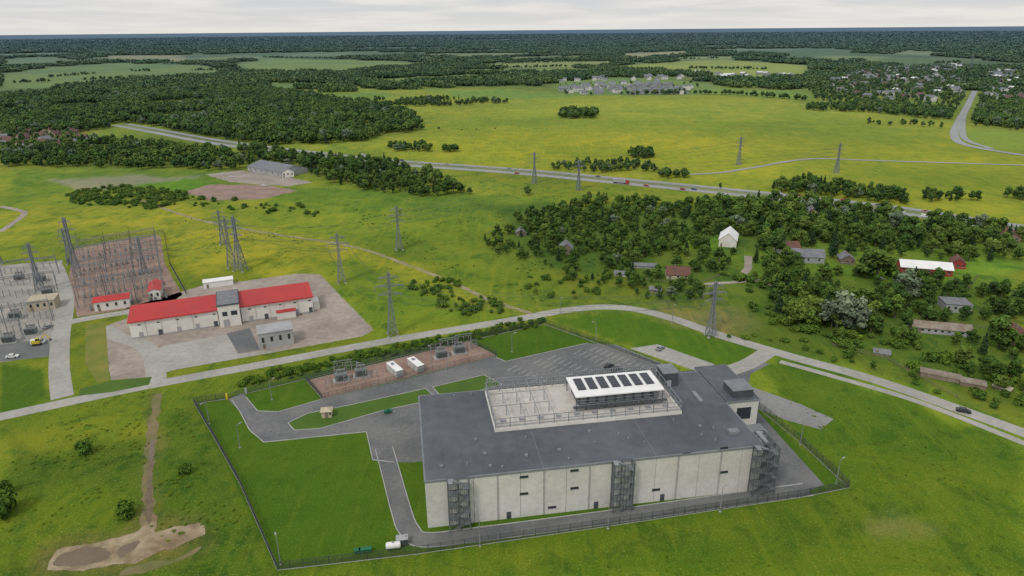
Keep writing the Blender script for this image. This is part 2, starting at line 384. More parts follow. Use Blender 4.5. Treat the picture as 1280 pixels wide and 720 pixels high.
ribbon('dirt_path',[(198,492),(193,520),(190,545),(186,580),(184,600),(185,625),(181,660)],2.6,dirt,.02,jag=1.2)
hp=[(150,156),(200,165),(260,176),(340,187),(490,203),(640,214),(800,229),(960,245),(1080,258),(1155,268),(1230,280),(1330,295)]
P=catmull(GP(hp),8)
ribbon('highway',offs(P,9),9.5,hiway,.12,px=False,n=1); ribbon('highway',offs(P,-7),9.5,hiway,.12,px=False,n=1)
mb=MB()
for o in (4.6,-2.6):
    Q=offs(P,o)
    for i in range(len(Q)-1): mb.beam((Q[i].x,Q[i].y,.75),(Q[i+1].x,Q[i+1].y,.75),.35,steel)
mb.obj('guard_rail')
ribbon('side_road',[(862,218),(900,216),(940,210),(1010,199),(1100,201),(1290,207)],5,hiway,.2)
ribbon('country_road',[(1223,98),(1219,112),(1208,135),(1197,155),(1193,170),(1210,182),(1290,196)],9,hiway,.25)
ribbon('country_road',[(1218,115),(1206,140),(1203,160),(1208,175),(1240,186)],7,hiway,.27)
ribbon('country_road',[(1223,99),(1221,90),(1200,80)],9,hiway,.5)
# yards
patch('gravel_yard',[(130,408),(160,398),(158,385),(260,355),(300,352),(372,342),(400,343),(467,412),(455,420),(345,440),(215,463),(192,472),(138,475)],gravel,.025,jag=.5)
patch('asphalt_yard',[(205,432),(285,418),(297,443),(330,438),(345,440),(215,463),(196,470),(190,440)],asphalt_old,.06)
patch('asphalt_yard',[(283,417),(312,410),(325,437),(298,442)],asphalt,.07)
patch('substation_yard',[(92,312),(150,300),(200,294),(206,330),(228,368),(215,378),(96,396),(86,345)],redgravel,.025,jag=.4)
patch('substation_yard',[(-40,338),(0,332),(78,325),(70,405),(66,440),(10,452),(-40,455)],concrete_slab,.022,jag=.4)
patch('substation_yard',[(-20,430),(60,425),(66,445),(5,452),(-20,452)],asphalt,.035)
patch('lawn',[(107,407),(132,403),(137,476),(122,478),(106,455)],mat('dry_lawn',(.22,.20,.03),(.12,.165,.014),.1),.055)
patch('lawn',[(100,486),(140,476),(190,471),(186,481),(140,490),(98,495)],mat('lawn_grass',(.070,.135,.008),(.055,.112,.008),.1,scale2=1.5,amt2=.35),.06,smooth=False)
lawnm=MC['lawn_grass']
patch('gravel_yard',[(230,240),(262,231),(330,231),(372,238),(330,249),(262,251)],redgravel,.06,jag=2)
patch('gravel_yard',[(255,218),(300,213),(345,218),(390,228),(360,233),(290,228)],gravel,.05,jag=2)
patch('mud_patch',[(62,712),(68,690),(100,680),(150,672),(180,660),(190,664),(215,661),(250,655),(254,668),(225,682),(195,690),(165,705),(120,708),(80,716)],mud,.03,smooth=True,jag=1.2)
patch('mud_patch',[(150,716),(180,704),(215,700),(250,684),(240,695),(200,710),(165,720)],dirt,.031,smooth=True,jag=1.2)
patch('mud_patch',[(168,668),(182,655),(186,640),(194,640),(196,662),(182,672)],mud,.034,smooth=True,jag=1.0)
patch('puddle',[(68,708),(76,694),(100,686),(125,684),(140,690),(130,700),(95,708)],puddle,.045,smooth=True,jag=.7)
patch('puddle',[(146,690),(158,680),(172,676),(168,686),(152,696)],puddle,.046,smooth=True,jag=.6)
patch('puddle',[(186,655),(191,640),(190,600),(193,560),(189,560),(184,600),(181,640)],mat('wet_mud',(.11,.075,.04),(.17,.12,.065),.3,.35),.04,smooth=True,jag=.6)
patch('puddle',[(186,575),(192,572),(193,552),(188,552)],puddle,.043,smooth=True,jag=.3)
ASP=[(285,499),(304,491),(322,514),(348,515),(403,499),(500,476),(618,446),(632,452),(735,429),(768,431),(852,465),(905,461),(940,449),(962,455),(938,468),(935,485),(700,560),(515,578),(492,578),(466,575),(458,540),(330,553),(312,538),(300,515)]
patch('parking_lot',ASP,asphalt,.03)
patch('parking_lot',[(788,436),(822,431),(893,456),(868,463)],asphalt_old,.04)
patch('asphalt_yard',[(935,482),(1000,505),(1042,524),(1026,537),(985,526),(945,510)],mat('grey_asphalt',(.20,.20,.19),(.25,.25,.24),.08,scale2=1),.034)
patch('asphalt_yard',[(900,495),(945,512),(1030,606),(1000,618),(925,628),(900,600)],asphalt,.036)
_,PS=ribbon('driveway',[(480,560),(491,600),(502,640),(511,662),(530,675),(600,668),(760,647),(900,627),(1010,612)],5,asphalt,.038)
isl=[[(360,529),(385,517),(440,506),(532,486),(547,499),(480,513),(400,536),(368,538)],[(541,484),(605,469),(628,481),(560,499),(552,497)]]
kb=MB()
for P in isl:
    patch('lawn',P,lawnm,.11); kerbline(kb,GP(P))
kerbline(kb,GP([(458,540),(330,553),(312,538),(300,515),(290,500)]),False)
kerbline(kb,GP([(322,514),(348,515),(403,499)]),False); kerbline(kb,GP([(308,497),(322,514)]),False)
kerbline(kb,GP([(458,540),(466,575),(492,578)]),False); kerbline(kb,GP([(620,447),(632,452),(735,429)]),False)
kerbline(kb,GP([(768,431),(852,465)]),False)
kerbline(kb,offs(PS,2.6),False); kerbline(kb,offs(PS,-2.6),False)
kerbline(kb,GP([(788,436),(822,431),(893,456)]),False)
kb.obj('kerb')
# ---------------------------------------------------------------- data centre
A=G(535,660); Bp=G(947,612); AX=(Bp-A).normalized(); ANG=math.atan2(AX.y,AX.x); LEN=(Bp-A).length
HD=HT(535,660,603)
dc=empty('data_centre_building',(A.x,A.y,0),ANG)
D=43
mb=MB(); mb.box(.3,LEN-.3,.3,D-.3,0,HD-.1,joint)
npan=15; pw=LEN/npan
for i in range(npan):
    mb.box(i*pw+.05,(i+1)*pw-.05,-.003 if i%2 else 0,.3,0,HD,panelc)
    mb.box(i*pw+.05,(i+1)*pw-.05,D-.3,D,0,HD,panelc)
npd=7; pd=(D-.6)/npd
for i in range(npd):
    mb.box(0,.3,.3+i*pd+.04,.3+(i+1)*pd-.04,0,HD,panelw)
    mb.box(LEN-.3,LEN,.3+i*pd+.04,.3+(i+1)*pd-.04,0,HD,panelc)
mb.obj('walls',dc)
mb=MB(); mb.box(-.25,LEN+.25,-.25,D+.25,HD,HD+.5,rooftrim); mb.obj('roof_edge',dc)
mb=MB(); mb.box(.2,LEN-.2,.2,D-.2,HD+.5,HD+.55,roofm)
ZR=HD+.55
for i in range(1,18): 
    x=i*LEN/18; mb.box(x-.06,x+.06,.2,D-.2,ZR,ZR+.03,rooftrim if i%6==0 else roofm)
for k in range(26):
    x=rng.uniform(3,LEN-4);y=rng.choice([rng.uniform(2,16),rng.uniform(2,16),40.5])
    if k%3: mb.cyl((x,y,ZR),.22,.22,.7,steel,8)
    else: mb.box(x,x+.9,y,y+.9,ZR,ZR+.5,rooftrim)
mb.box(84,87,6,8,ZR,ZR+.9,rooftrim); mb.box(83,84.2,24,30,ZR,ZR+.6,steel)
mb.obj('roof',dc)
mb=MB(); tx0,tx1,ty0,ty1=20.5,75,19,40.5
mb.box(tx0,tx1,ty0,ty1,ZR,ZR+.6,terr); 
zt=ZR+.6
for (a,b_,c,d) in((tx0-.25,tx1+.25,ty0-.25,ty0),(tx0-.25,tx1+.25,ty1,ty1+.25),(tx0-.25,tx0,ty0,ty1),(tx1,tx1+.25,ty0,ty1)):
    mb.box(a,b_,c,d,ZR,zt+.45,whitew)
for i in range(1,10):
    x=tx0+i*(tx1-tx0)/10; mb.box(x-.05,x+.05,ty0,ty1,zt,zt+.02,panelc)
for x in np.arange(tx0+2,tx1,5.4):
    mb.box(x,x+1.6,22.5,23.5,zt,zt+.3,steel)
mb.obj('roof_terrace',dc)
mb=MB()
hx=3.4
xs=np.linspace(tx0,tx1,14); ys=np.linspace(ty0,ty1,6)
for x in xs:
    for y in (ty0,ty1): mb.beam((x,y,ZR),(x,y,zt+hx),.22,steel)
for y in ys[1:-1]:
    for x in (tx0,tx1): mb.beam((x,y,ZR),(x,y,zt+hx),.22,steel)
for z in (zt+hx,zt+hx*.55,zt+1.0):
    for y in (ty0,ty1): mb.beam((tx0,y,z),(tx1,y,z),.16,steel)
    for x in (tx0,tx1): mb.beam((x,ty0,z),(x,ty1,z),.16,steel)
for i,x in enumerate(xs[1:5]):
    mb.beam((x,ty0,zt+hx),(x,ty1,zt+hx),.16,steel)
for x in xs[:5]:
    for y in (26,33): mb.beam((x,y,zt),(x,y,zt+hx),.2,steel)
for y in (26,33): mb.beam((tx0,y,zt+hx),(xs[4],y,zt+hx),.16,steel)
mb.obj('terrace_frame',dc)
mb=MB()
for x in np.arange(tx0+.4,tx1,.8): mb.box(x,x+.25,ty1+.35,ty1+.45,ZR,zt+4.2,steel)
mb.box(tx0,tx1,ty1+.5,ty1+.55,ZR,ZR+1.3,steel); mb.box(tx0,tx1,ty1+.47,ty1+.6,zt+4.1,zt+4.3,steel)
mb.obj('louvre_screen',dc)
mb=MB(); px0,px1,py0,py1=45,72,25.0,37.2; zp=ZR+4.8
mb.box(px0,px1,py0,py1,zp,zp+.35,whiter)
npv=7; sw=(px1-px0-2.4)/npv
for i in range(npv):
    x0=px0+1.2+i*sw+.5; x1=px0+1.2+(i+1)*sw-.5
    mb.box(x0,x1,py0+3.6,py1-1.6,zp+.42,zp+.55,pv)
    for k in range(1,4):
        yy=py0+3.6+k*(py1-py0-5.2)/4; mb.box(x0,x1,yy-.03,yy+.03,zp+.55,zp+.56,steel)
mb.obj('solar_roof',dc)
mb=MB()
mb.box(px0+1.5,px1-1,py0+2.5,py1-.5,zt,zp-.3,darksteel)
for x in np.linspace(px0+.3,px1-.3,10):
    mb.beam((x,py0+.3,zt),(x,py0+.3,zp),.22,darksteel); mb.beam((x,py1-.3,zt),(x,py1-.3,zp),.22,darksteel)
for z in (zt+1,zt+2,zt+3): mb.beam((px0+.3,py0+.3,z),(px1-.3,py0+.3,z),.12,steel)
for i in range(9):
    x=px0+2+i*2.8; mb.box(x,x+2,py0+2.35,py0+2.5,zt+.6,zp-.8,steel)
mb.box(px0-.8,px1+.8,py0-1.2,py0+.1,zt+1.3,zt+1.4,darksteel)
for x in np.linspace(px0-.8,px1+.8,20): mb.beam((x,py0-1.2,zt+1.4),(x,py0-1.2,zt+2.4),.07,steel)
mb.beam((px0-.8,py0-1.2,zt+2.4),(px1+.8,py0-1.2,zt+2.4),.09,steel)
mb.obj('cooling_plant',dc)
mb=MB(); mb.box(75.8,80.5,35,41,ZR,ZR+4.5,darksteel); mb.box(75.6,80.7,34.8,41.2,ZR+4.5,ZR+4.75,rooftrim); mb.box(77,78.4,34.93,35,ZR,ZR+2.2,greyw)
mb.obj('roof_penthouse',dc)
mb=MB(); ax0,ax1,ay0,ay1=LEN+.01,LEN+11,23,46; HA=HD
mb.box(ax0,ax1-.3,ay0+.3,ay1,0,HA-.05,greyw)
for i in range(2):
    mb.box(ax0+i*5.4+.04,ax0+(i+1)*5.4,ay0,ay0+.3,0,HA,panelc)
for i in range(4):
    y=ay0+.3+i*5.6; mb.box(ax1-.3,ax1,y+.04,y+5.56,0,HA,greyw)
mb.box(ax0,ax1+.25,ay0-.25,ay1+.2,HA,HA+.5,rooftrim); mb.box(ax0+.2,ax1,ay0,ay1,HA+.5,HA+.6,roofm)
mb.box(ax0+3,ax1-1.5,ay0+1.5,ay0+8,HA+.6,HA+3.0,darksteel); mb.box(ax0+2.8,ax1-1.3,ay0+1.3,ay0+8.2,HA+3.0,HA+3.25,rooftrim)
mb.box(ax0+4,ax1-2.4,ay0-.08,ay0-.002,HA-6,HA-2,glass); mb.box(ax0+2,ax1+1,ay0-5,ay0-.01,0,5.5,greyw); mb.box(ax0+1.8,ax1+1.2,ay0-5.2,ay0-.01,5.5,5.8,rooftrim); mb.box(ax0+4,ax0+8,ay0-5.06,ay0-5,0,4,darksteel)
mb.box(LEN-20,ax0-.01,D+.3,ay1,0,HA-1,greyw); mb.box(LEN-20,ax0-.01,D+.3,ay1+.2,HA-1,HA-.7,roofm)
mb.obj('annex',dc)
mb=MB()
for (u,v) in ((655,596),(655,617),(718,588),(718,610),(858,567),(905,560),(905,590),(690,634),(820,612)):
    d=R@Vector(((u-640)/F,(360-v)/F,-1)); o=Vector((0,0,CAMH)); n=Vector((-AX.y,AX.x,0)); t=((Vector((A.x,A.y,0))-o)@n)/(d@n)
    p=o+d*t; x=(Vector((p.x,p.y))-A)@AX; z=p.z
    mb.box(x-1.1,x+1.1,-.09,-.004,z-.3,z+.35,glass); mb.box(x-1.25,x+1.25,-.12,-.004,z-.42,z-.3,steel)
for x in (20.5,44,62.5): mb.box(x,x+1.2,-.09,-.004,.05,2.2,darksteel)
for i in range(1,npan,2):
    mb.beam((i*pw+.2,-.12,0.1),(i*pw+.2,-.12,HD),.12,greyw)
mb.obj('wall_fittings',dc)
def stair(x0,x1,y0,y1,h,name='stair_tower'):
    mb=MB()
    nlev=int(h/3.0)
    for x in(x0,x1,(x0+x1)/2):
        for y in(y0,y1): mb.beam((x,y,0),(x,y,h),.2,stairm)
    for x in np.arange(x0,x1,.45): mb.beam((x,y0,.8),(x,y0,h),.09,steel if int(x*10)%3==0 else stairm)
    for y in np.arange(y0,y1,.45):
        for x in(x0,x1): mb.beam((x,y,.8),(x,y,h),.09,stairm)
    for k in range(nlev+1):
        z=k*h/nlev
        for y in(y0,y1): mb.beam((x0,y,z),(x1,y,z),.16,stairm)
        for x in(x0,x1): mb.beam((x,y0,z),(x,y1,z),.16,stairm)
        if k: mb.box(x0,x0+1.2,y0,y1,z-.1,z,steel)
        if k<nlev:
            z2=(k+1)*h/nlev; zm=(z+z2)/2
            mb.box(x1-1.2,x1,y0,y1,zm-.1,zm,steel)
            ns=8
            for s_ in range(ns):
                xa=x0+1.2+(x1-x0-2.4)*s_/ns; mb.box(xa,xa+.3,y0+.1,(y0+y1)/2,z+(zm-z)*s_/ns,z+(zm-z)*s_/ns+.1,steel)
                mb.box(xa,xa+.3,(y0+y1)/2,y1-.1,z2-(z2-zm)*s_/ns-.1,z2-(z2-zm)*s_/ns,steel)
    mb.obj(name,dc)
stair(5.5,10.8,-2.6,-.2,HD+.6); stair(48.5,53.8,-2.6,-.2,HD+.8); stair(LEN-3.2,LEN+3.2,-2.8,-.35,HD+1.0); stair(LEN+.4,LEN+3.2,.2,6,HD+1.0)
def simple(name,u,v,fn,rot=ANG):
    p=G(u,v); mb=MB(); fn(mb); return mb.obj(name,None,(p.x,p.y,0.05),rot)
def bin_(mb):
    mb.add([(-.55,-.4,.15),(.55,-.4,.15),(.55,.4,.15),(-.55,.4,.15),(-.7,-.55,1.1),(.7,-.55,1.1),(.7,.55,1.1),(-.7,.55,1.1)],[(0,3,2,1),(4,5,6,7),(0,1,5,4),(1,2,6,5),(2,3,7,6),(3,0,4,7)],greenp)
    mb.box(-.75,.75,-.6,.6,1.1,1.25,greenp)
    for x in(-.5,.5):
        for y in(-.4,.4): mb.cyl((x-.05,y,.12),.12,.12,.1,rubber,8,'X')
for u,v in ((483,517),(487,516),(447,692),(453,691),(461,690)): simple('wheelie_bin',u,v,bin_)
def tank(mb):
    mb.cyl((-1.6,0,1.1),.85,.85,3.2,whitep,16,'X'); mb.cyl((-1.8,0,1.1),.6,.85,.2,whitep,16,'X'); mb.cyl((1.6,0,1.1),.85,.6,.2,whitep,16,'X')
    for x in(-1.2,1.0): mb.box(x,x+.3,-.7,.7,0,.5,darksteel)
    mb.cyl((0,0,1.9),.25,.25,.3,steel,10)
simple('storage_tank',492,686,tank)
def gen(mb):
    mb.box(-1.4,1.4,-.9,.9,.2,1.9,darksteel); mb.box(-1.5,1.5,-1,1,1.9,2.05,greyw); mb.box(-1.3,1.3,-.8,.8,0,.2,joint); mb.box(-1,-.2,-.93,-.9,.4,1.6,joint); mb.cyl((1,0,2.05),.12,.12,.6,steel,8)
simple('generator_unit',503,680,gen)
def kiosk(mb):
    mb.box(-1.6,1.6,-1.4,1.4,0,2.4,beigew)
    mb.add([(-2.0,-1.8,2.4),(2.0,-1.8,2.4),(2.0,1.8,2.4),(-2.0,1.8,2.4),(0,0,3.4)],[(0,1,4),(1,2,4),(2,3,4),(3,0,4),(3,2,1,0)],beigew)
    mb.box(-.5,.5,-1.46,-1.4,0,2.1,woodw); mb.box(.9,1.4,-1.46,-1.4,1.1,1.9,glass)
simple('utility_kiosk',409,520,kiosk)
# ---------------------------------------------------------------- fences
def fence(name,P,h=2.5,sp=.3,post=3,wallh=0,m=None):
    mb=MB(); m=m or fencem
    for i in range(len(P)-1):
        a,b_=P[i],P[i+1]; L=(b_-a).length; d=(b_-a)/L
        for k in range(int(L/post)+1):
            p=a+d*k*post; mb.beam((p.x,p.y,0),(p.x,p.y,h+.15),.12,m)
        for k in range(int(L/sp)):
            p=a+d*k*sp; mb.beam((p.x,p.y,.1),(p.x,p.y,h),.05,m)
        for z in(.25,h/2,h): mb.beam((a.x,a.y,z),(b_.x,b_.y,z),.06,m)
        if m is fencem: mb.beam((a.x,a.y,.1),(b_.x,b_.y,.1),.16,kerbm)
    return mb.obj(name)
fence('perimeter_fence',GP([(282,499),(243,505),(268,548),(300,605),(347,713),(520,693),(760,658),(1000,622),(1061,610)]),sp=.22)
fence('perimeter_fence',GP([(1061,610),(1000,553),(945,508)]))
fence('perimeter_fence',GP([(308,492),(480,450),(680,405),(760,434),(850,468)]))
tb=GP([(383,476),(586,427),(621,445),(403,499),(383,476)])
patch('transformer_yard',[(383,476),(586,427),(621,445),(403,499)],redgravel,.05)
fence('yard_fence',tb,2.2)
for L_ in ([(1120,352),(1210,362),(1222,345)],[(1150,398),(1240,412),(1262,380)],[(1040,432),(1110,450),(1200,500)],[(800,350),(870,356),(900,345)],[(960,345),(1040,352)]):
    fence('garden_fence',GP(L_),1.2,1.0,3,m=woodw)
mb=MB(); a,b_=GP([(284,499),(308,492)])
for p in(a,b_): mb.box(p.x-.3,p.x+.3,p.y-.3,p.y+.3,0,2.2,yellowp if p is a else greyw)
for k in range(14):
    p=a.lerp(b_,(k+.5)/14); mb.beam((p.x,p.y,.2),(p.x,p.y,2),.07,darksteel)
mb.beam((a.x,a.y,2),(b_.x,b_.y,2),.1,darksteel); mb.obj('entrance_gate')
ml=MB(); ml.cyl((0,0,0),.14,.07,8,steel,8); ml.beam((0,0,8),(1.3,0,8.2),.08,steel); ml.box(1.0,1.9,-.16,.16,8.1,8.28,greyw); ml.box(-.25,.25,-.25,.25,0,.3,kerbm)
lm=ml.mesh('street_lamp')
for u,v in ((351,706),(300,560),(262,530),(340,500),(455,478),(540,458),(640,440),(745,425),(600,683),(760,661),(900,640),(1045,605),(1000,556),(700,392),(840,404),(560,470),(500,540)):
    p=G(u,v); o=link(bpy.data.objects.new('street_lamp',lm)); o.location=(p.x,p.y,0); o.rotation_euler=(0,0,random.uniform(0,6.28))
def transformer(mb):
    mb.box(-3,3,-1.7,1.7,0,.4,kerbm); mb.box(-2.2,2.2,-1.1,1.1,.4,3.1,trafo)
    for s in(-1,1):
        for i in range(9): x=-2+i*.48; mb.box(x,x+.1,s*1.15 if s>0 else -1.75,1.75 if s>0 else -1.15,.8,2.8,trafo)
    for i in range(3):
        x=-1.3+i*1.3
        for k in range(5): mb.cyl((x,.3,3.1+k*.28),.2,.12,.2,insul,8)
        mb.beam((x,.3,3.1),(x,.3,4.9),.1,insul); mb.cyl((x+.4,-.6,3.1),.1,.07,.8,insul,8)
    mb.cyl((-1.6,.9,3.9),.4,.4,3.2,trafo,12,'X')
    for x in(-1.2,1.2): mb.beam((x,.9,3.1),(x,.9,3.6),.12,trafo)
for u,v in ((427,476),(452,470),(552,447),(574,441)): 
    simple('power_transformer',u,v,transformer,ANG+.15)
def container(mb):
    mb.box(-4.2,4.2,-1.35,1.35,.2,3.0,greyw)
    for i in range(19): x=-4.1+i*.43; mb.box(x,x+.12,-1.4,-1.35,.3,2.9,whitew)
    mb.box(-4.3,4.3,-1.45,1.45,3.0,3.12,whiter); mb.box(-4.2,4.2,-1.2,1.2,0,.2,joint); mb.box(1,2,-1.43,-1.4,.3,2.4,greyw); mb.box(-2.5,-1.2,-.5,.5,3.12,3.5,steel)
for u,v in ((494,467),(520,461)): simple('equipment_container',u,v,container,math.radians(-55))
def busbar(mb):
    for x in(-2,0,2):
        mb.beam((x,0,0),(x,0,2.2),.25,steel)
        for k in range(5): mb.cyl((x,0,2.2+k*.25),.18,.12,.2,insul,8)
        mb.beam((x,0,2.2),(x,0,3.5),.1,insul)
    mb.beam((-2.6,0,3.5),(2.6,0,3.5),.1,steel); mb.beam((-2.4,0,2.1),(2.4,0,2.1),.15,steel)
for u,v in ((438,480),(465,473),(545,440),(590,436),(566,434),(415,485),(440,463),(425,468)): simple('busbar_stand',u,v,busbar,ANG+.15)
def lsw(mb):
    for x in(-3,3):
        for y in (-.5,.5): mb.beam((x,y,0),(x,y*.3,7),.13,steel)
        for z in (1.5,3,4.5,6): mb.beam((x,-.4,z),(x,.4,z),.08,steel)
    mb.beam((-3.5,0,7),(3.5,0,7),.2,steel); mb.beam((-3,0,6.2),(3,0,6.2),.12,steel)
    for x in (-2,0,2):
        for k in range(4): mb.cyl((x,0,5.2+k*.25),.16,.1,.16,insul,6)
for u,v in ((430,472),(560,443),(580,438)): simple('line_gantry',u,v,lsw,ANG+.15)
# ---------------------------------------------------------------- vehicles
def car_mesh(colr,name,van=False):
    m=mat('car_paint_'+name,colr,tuple(x*.95 for x in colr),.5,.3,spec=.5,amt2=.03); mb=MB()
    if van: prof=[(-2.4,.35),(2.4,.35),(2.5,.9),(2.1,1.2),(1.5,2.1),(-2.35,2.15),(-2.5,1.2)]; win=[(1.95,1.25),(1.45,1.95),(.3,1.98),(.3,1.25)]
    else: prof=[(-2.1,.3),(2.1,.3),(2.2,.62),(2.05,.82),(1.1,.95),(.45,1.42),(-1.1,1.46),(-1.75,1.0),(-2.15,.92),(-2.2,.6)]; win=[(.98,.97),(.42,1.36),(-1.05,1.38),(-1.6,1.0)]
    n=len(prof)
    def wd(z): return .88 if z<1.0 or van else .72
    vs=[(x,-wd(z),z) for x,z in prof]+[(x,wd(z),z) for x,z in prof]
    mb.add(vs,[tuple(range(n)),tuple(range(2*n-1,n-1,-1))]+[(i,n+i,n+(i+1)%n,(i+1)%n) for i in range(n)],m)
    for s in(-1,1):
        w2=[(x,s*((wd(z)) +.012),z) for x,z in win]; mb.add(w2,[(0,1,2,3)],glass)
    if not van:
        mb.add([(1.06,-.72,.99),(1.06,.72,.99),(.5,.64,1.405),(.5,-.64,1.405)],[(0,1,2,3)],glass)
        mb.add([(-1.16,-.64,1.445),(-1.16,.64,1.445),(-1.7,.7,1.06),(-1.7,-.7,1.06)],[(0,1,2,3)],glass)
    else: mb.add([(2.09,-.8,1.25),(2.09,.8,1.25),(1.56,.74,2.06),(1.56,-.74,2.06)],[(0,1,2,3)],glass)
    for x in(-1.35,1.35):
        for y in(-.93,.73): mb.cyl((x,y,.33),.33,.33,.2,rubber,12,'Y')
    for y in(-.6,.6): mb.box(2.12,2.21,y-.15,y+.15,.62,.72,whitep); mb.box(-2.2,-2.13,y-.15,y+.15,.7,.82,redw)
    return mb.mesh('car_'+name)
cars=[car_mesh((.02,.02,.025),'black'),car_mesh((.7,.7,.7),'white'),car_mesh((.25,.26,.28),'silver'),car_mesh((.35,.02,.02),'red'),car_mesh((.03,.06,.16),'blue'),car_mesh((.75,.75,.75),'van',True)]
def car(u,v,rot,k,name='parked_car',z=.06):
    p=G(u,v); o=link(bpy.data.objects.new(name,cars[k])); o.location=(p.x,p.y,z); o.rotation_euler=(0,0,rot); return o
PD=G(760,434)-G(680,405); PA=math.atan2(PD.y,PD.x)
car(761,459,PA+1.57,0); car(770,463,PA+1.57,0); car(825,437,PA+1.57,2)
car(1204,515,-.45,0); car(48,430,.3,5); car(16,447,.2,1); car(60,410,1.2,2); car(330,233,.3,1);car(290,222,.3,1)
car(1100,350,.2,2);car(1168,352,.3,1);car(960,352,.2,1)
HPw=catmull(GP(hp),40)
for k in range(26):
    i=random.randrange(130,len(HPw)-20); s=random.choice((-7-2,-7+2,9-2,9+2)); q=offs(HPw[i-1:i+2],s)[1]; d=HPw[i+1]-HPw[i]
    o=link(bpy.data.objects.new('car',cars[random.choice((0,1,1,2,3,4,5))])); o.location=(q.x,q.y,.13); o.rotation_euler=(0,0,math.atan2(d.y,d.x)+(math.pi if s>0 else 0))
mt=MB(); mt.box(-6,5,-1.25,1.25,1.1,3.9,greyw); mt.box(5.4,7.4,-1.2,1.2,.6,3.2,mat('lorry_cab',(.5,.05,.04))); mt.box(7.38,7.42,-1,1,1.9,2.9,glass); mt.box(-6,7,-.9,.9,.7,1.05,darksteel)
for x in(-4.8,-3.6,4.2,6.4):
    for y in(-1.25,.95): mt.cyl((x,y,.5),.5,.5,.3,rubber,12,'Y')
tm=mt.mesh('lorry')
for i,s in((150,9-2),(235,-9)):
    q=offs(HPw[i-1:i+2],s)[1]; d=HPw[i+1]-HPw[i]; o=link(bpy.data.objects.new('lorry',tm)); o.location=(q.x,q.y,.13); o.rotation_euler=(0,0,math.atan2(d.y,d.x)+(math.pi if s>0 else 0))
mb=MB()
def bays(u,v,n,dirang,w=2.6,l=2.5,z=.046):
    p=G(u,v); d=Vector((math.cos(dirang),math.sin(dirang))); e=Vector((-d.y,d.x))
    def st(a,b_):
        nrm=Vector((-(b_-a).y,(b_-a).x)).normalized()*.075
        mb.add([(*(a-nrm),z),(*(b_-nrm),z),(*(b_+nrm),z),(*(a+nrm),z)],[(0,1,2,3)],paint)
    for i in range(n+1):
        a=p+d*(i*w); st(a-e*l,a+e*l)
bays(640,460,6,PA); bays(672,452,8,PA); bays(690,447,9,PA); bays(722,440,12,PA); bays(742,436,13,PA); bays(800,436,12,PA,l=2.4,z=.048)
mb.obj('parking_bay_markings')
# ---------------------------------------------------------------- red roof substation building
Rb=G(165,424); ra=math.radians(22)
rb=empty('switchgear_building',(Rb.x,Rb.y,0),ra)
def wing(x0,x1,dep,h,name,nd):
    mb=MB(); mb.box(x0,x1,0,dep,0,h,whitew); mb.box(x0-.0,x1,-.04,0,0,.6,greyw)
    mb.add([(x0-.4,-.6,h-.1),(x1+.4,-.6,h-.1),(x1+.4,dep+.6,h+1.5),(x0-.4,dep+.6,h+1.5),(x0-.4,-.6,h+.2),(x1+.4,-.6,h+.2),(x1+.4,dep+.6,h+1.8),(x0-.4,dep+.6,h+1.8)],
     [(0,3,2,1),(4,5,6,7),(0,1,5,4),(1,2,6,5),(2,3,7,6),(3,0,4,7)],redroof)
    for i in range(int((x1-x0)/.9)):
        x=x0+i*.9; mb.beam((x,-.6,h+.22),(x,dep+.6,h+1.82),.08,redroof)
    mb.box(x0-.42,x1+.42,-.75,-.6,h-.25,h+.15,redroof)
    mb.add([(x0,dep,h),(x0,0,h),(x0,dep,h+1.5),(x1,dep,h),(x1,0,h),(x1,dep,h+1.5)],[(0,1,2),(3,5,4)],whitew)
    for i in range(nd):
        x=x0+3+i*(x1-x0-5)/max(1,nd-1)
        mb.box(x,x+1.6,-.08,-.041,.1,2.6,darksteel if i%3==1 else greyw)
        mb.box(x+.1,x+1.3,-.06,-.001,h-2,h-1.5,glass)
    for i in range(1,int((x1-x0)/6)): mb.beam((x0+6*i,-.06,.6),(x0+6*i,-.06,h-.3),.1,greyw)
    mb.obj(name,rb)
wing(0,34,15,7.6,'west_wing',5); wing(43.5,74,15,7.6,'east_wing',5)
mb=MB(); mb.box(34.4,43.1,-2,16,0,9.8,whitew); mb.box(34.1,43.4,-2.3,16.3,9.8,10.3,darksteel); mb.box(34.5,43,-1.9,15.9,10.3,10.4,greyroof)
mb.box(36,38.5,-2.06,-2,0,3.4,greyw); mb.box(39.5,42,-2.06,-2,5,7,glass); mb.box(36,38,-2.06,-2,5,7,glass); mb.obj('central_block',rb)
mb=MB(); mb.box(74.42,77,2,9,0,4,whitew); mb.box(58,66,-3,-.1,0,3.2,whitew); mb.box(57.8,66.2,-3.2,-.0,3.2,3.45,redroof); mb.obj('porch',rb)
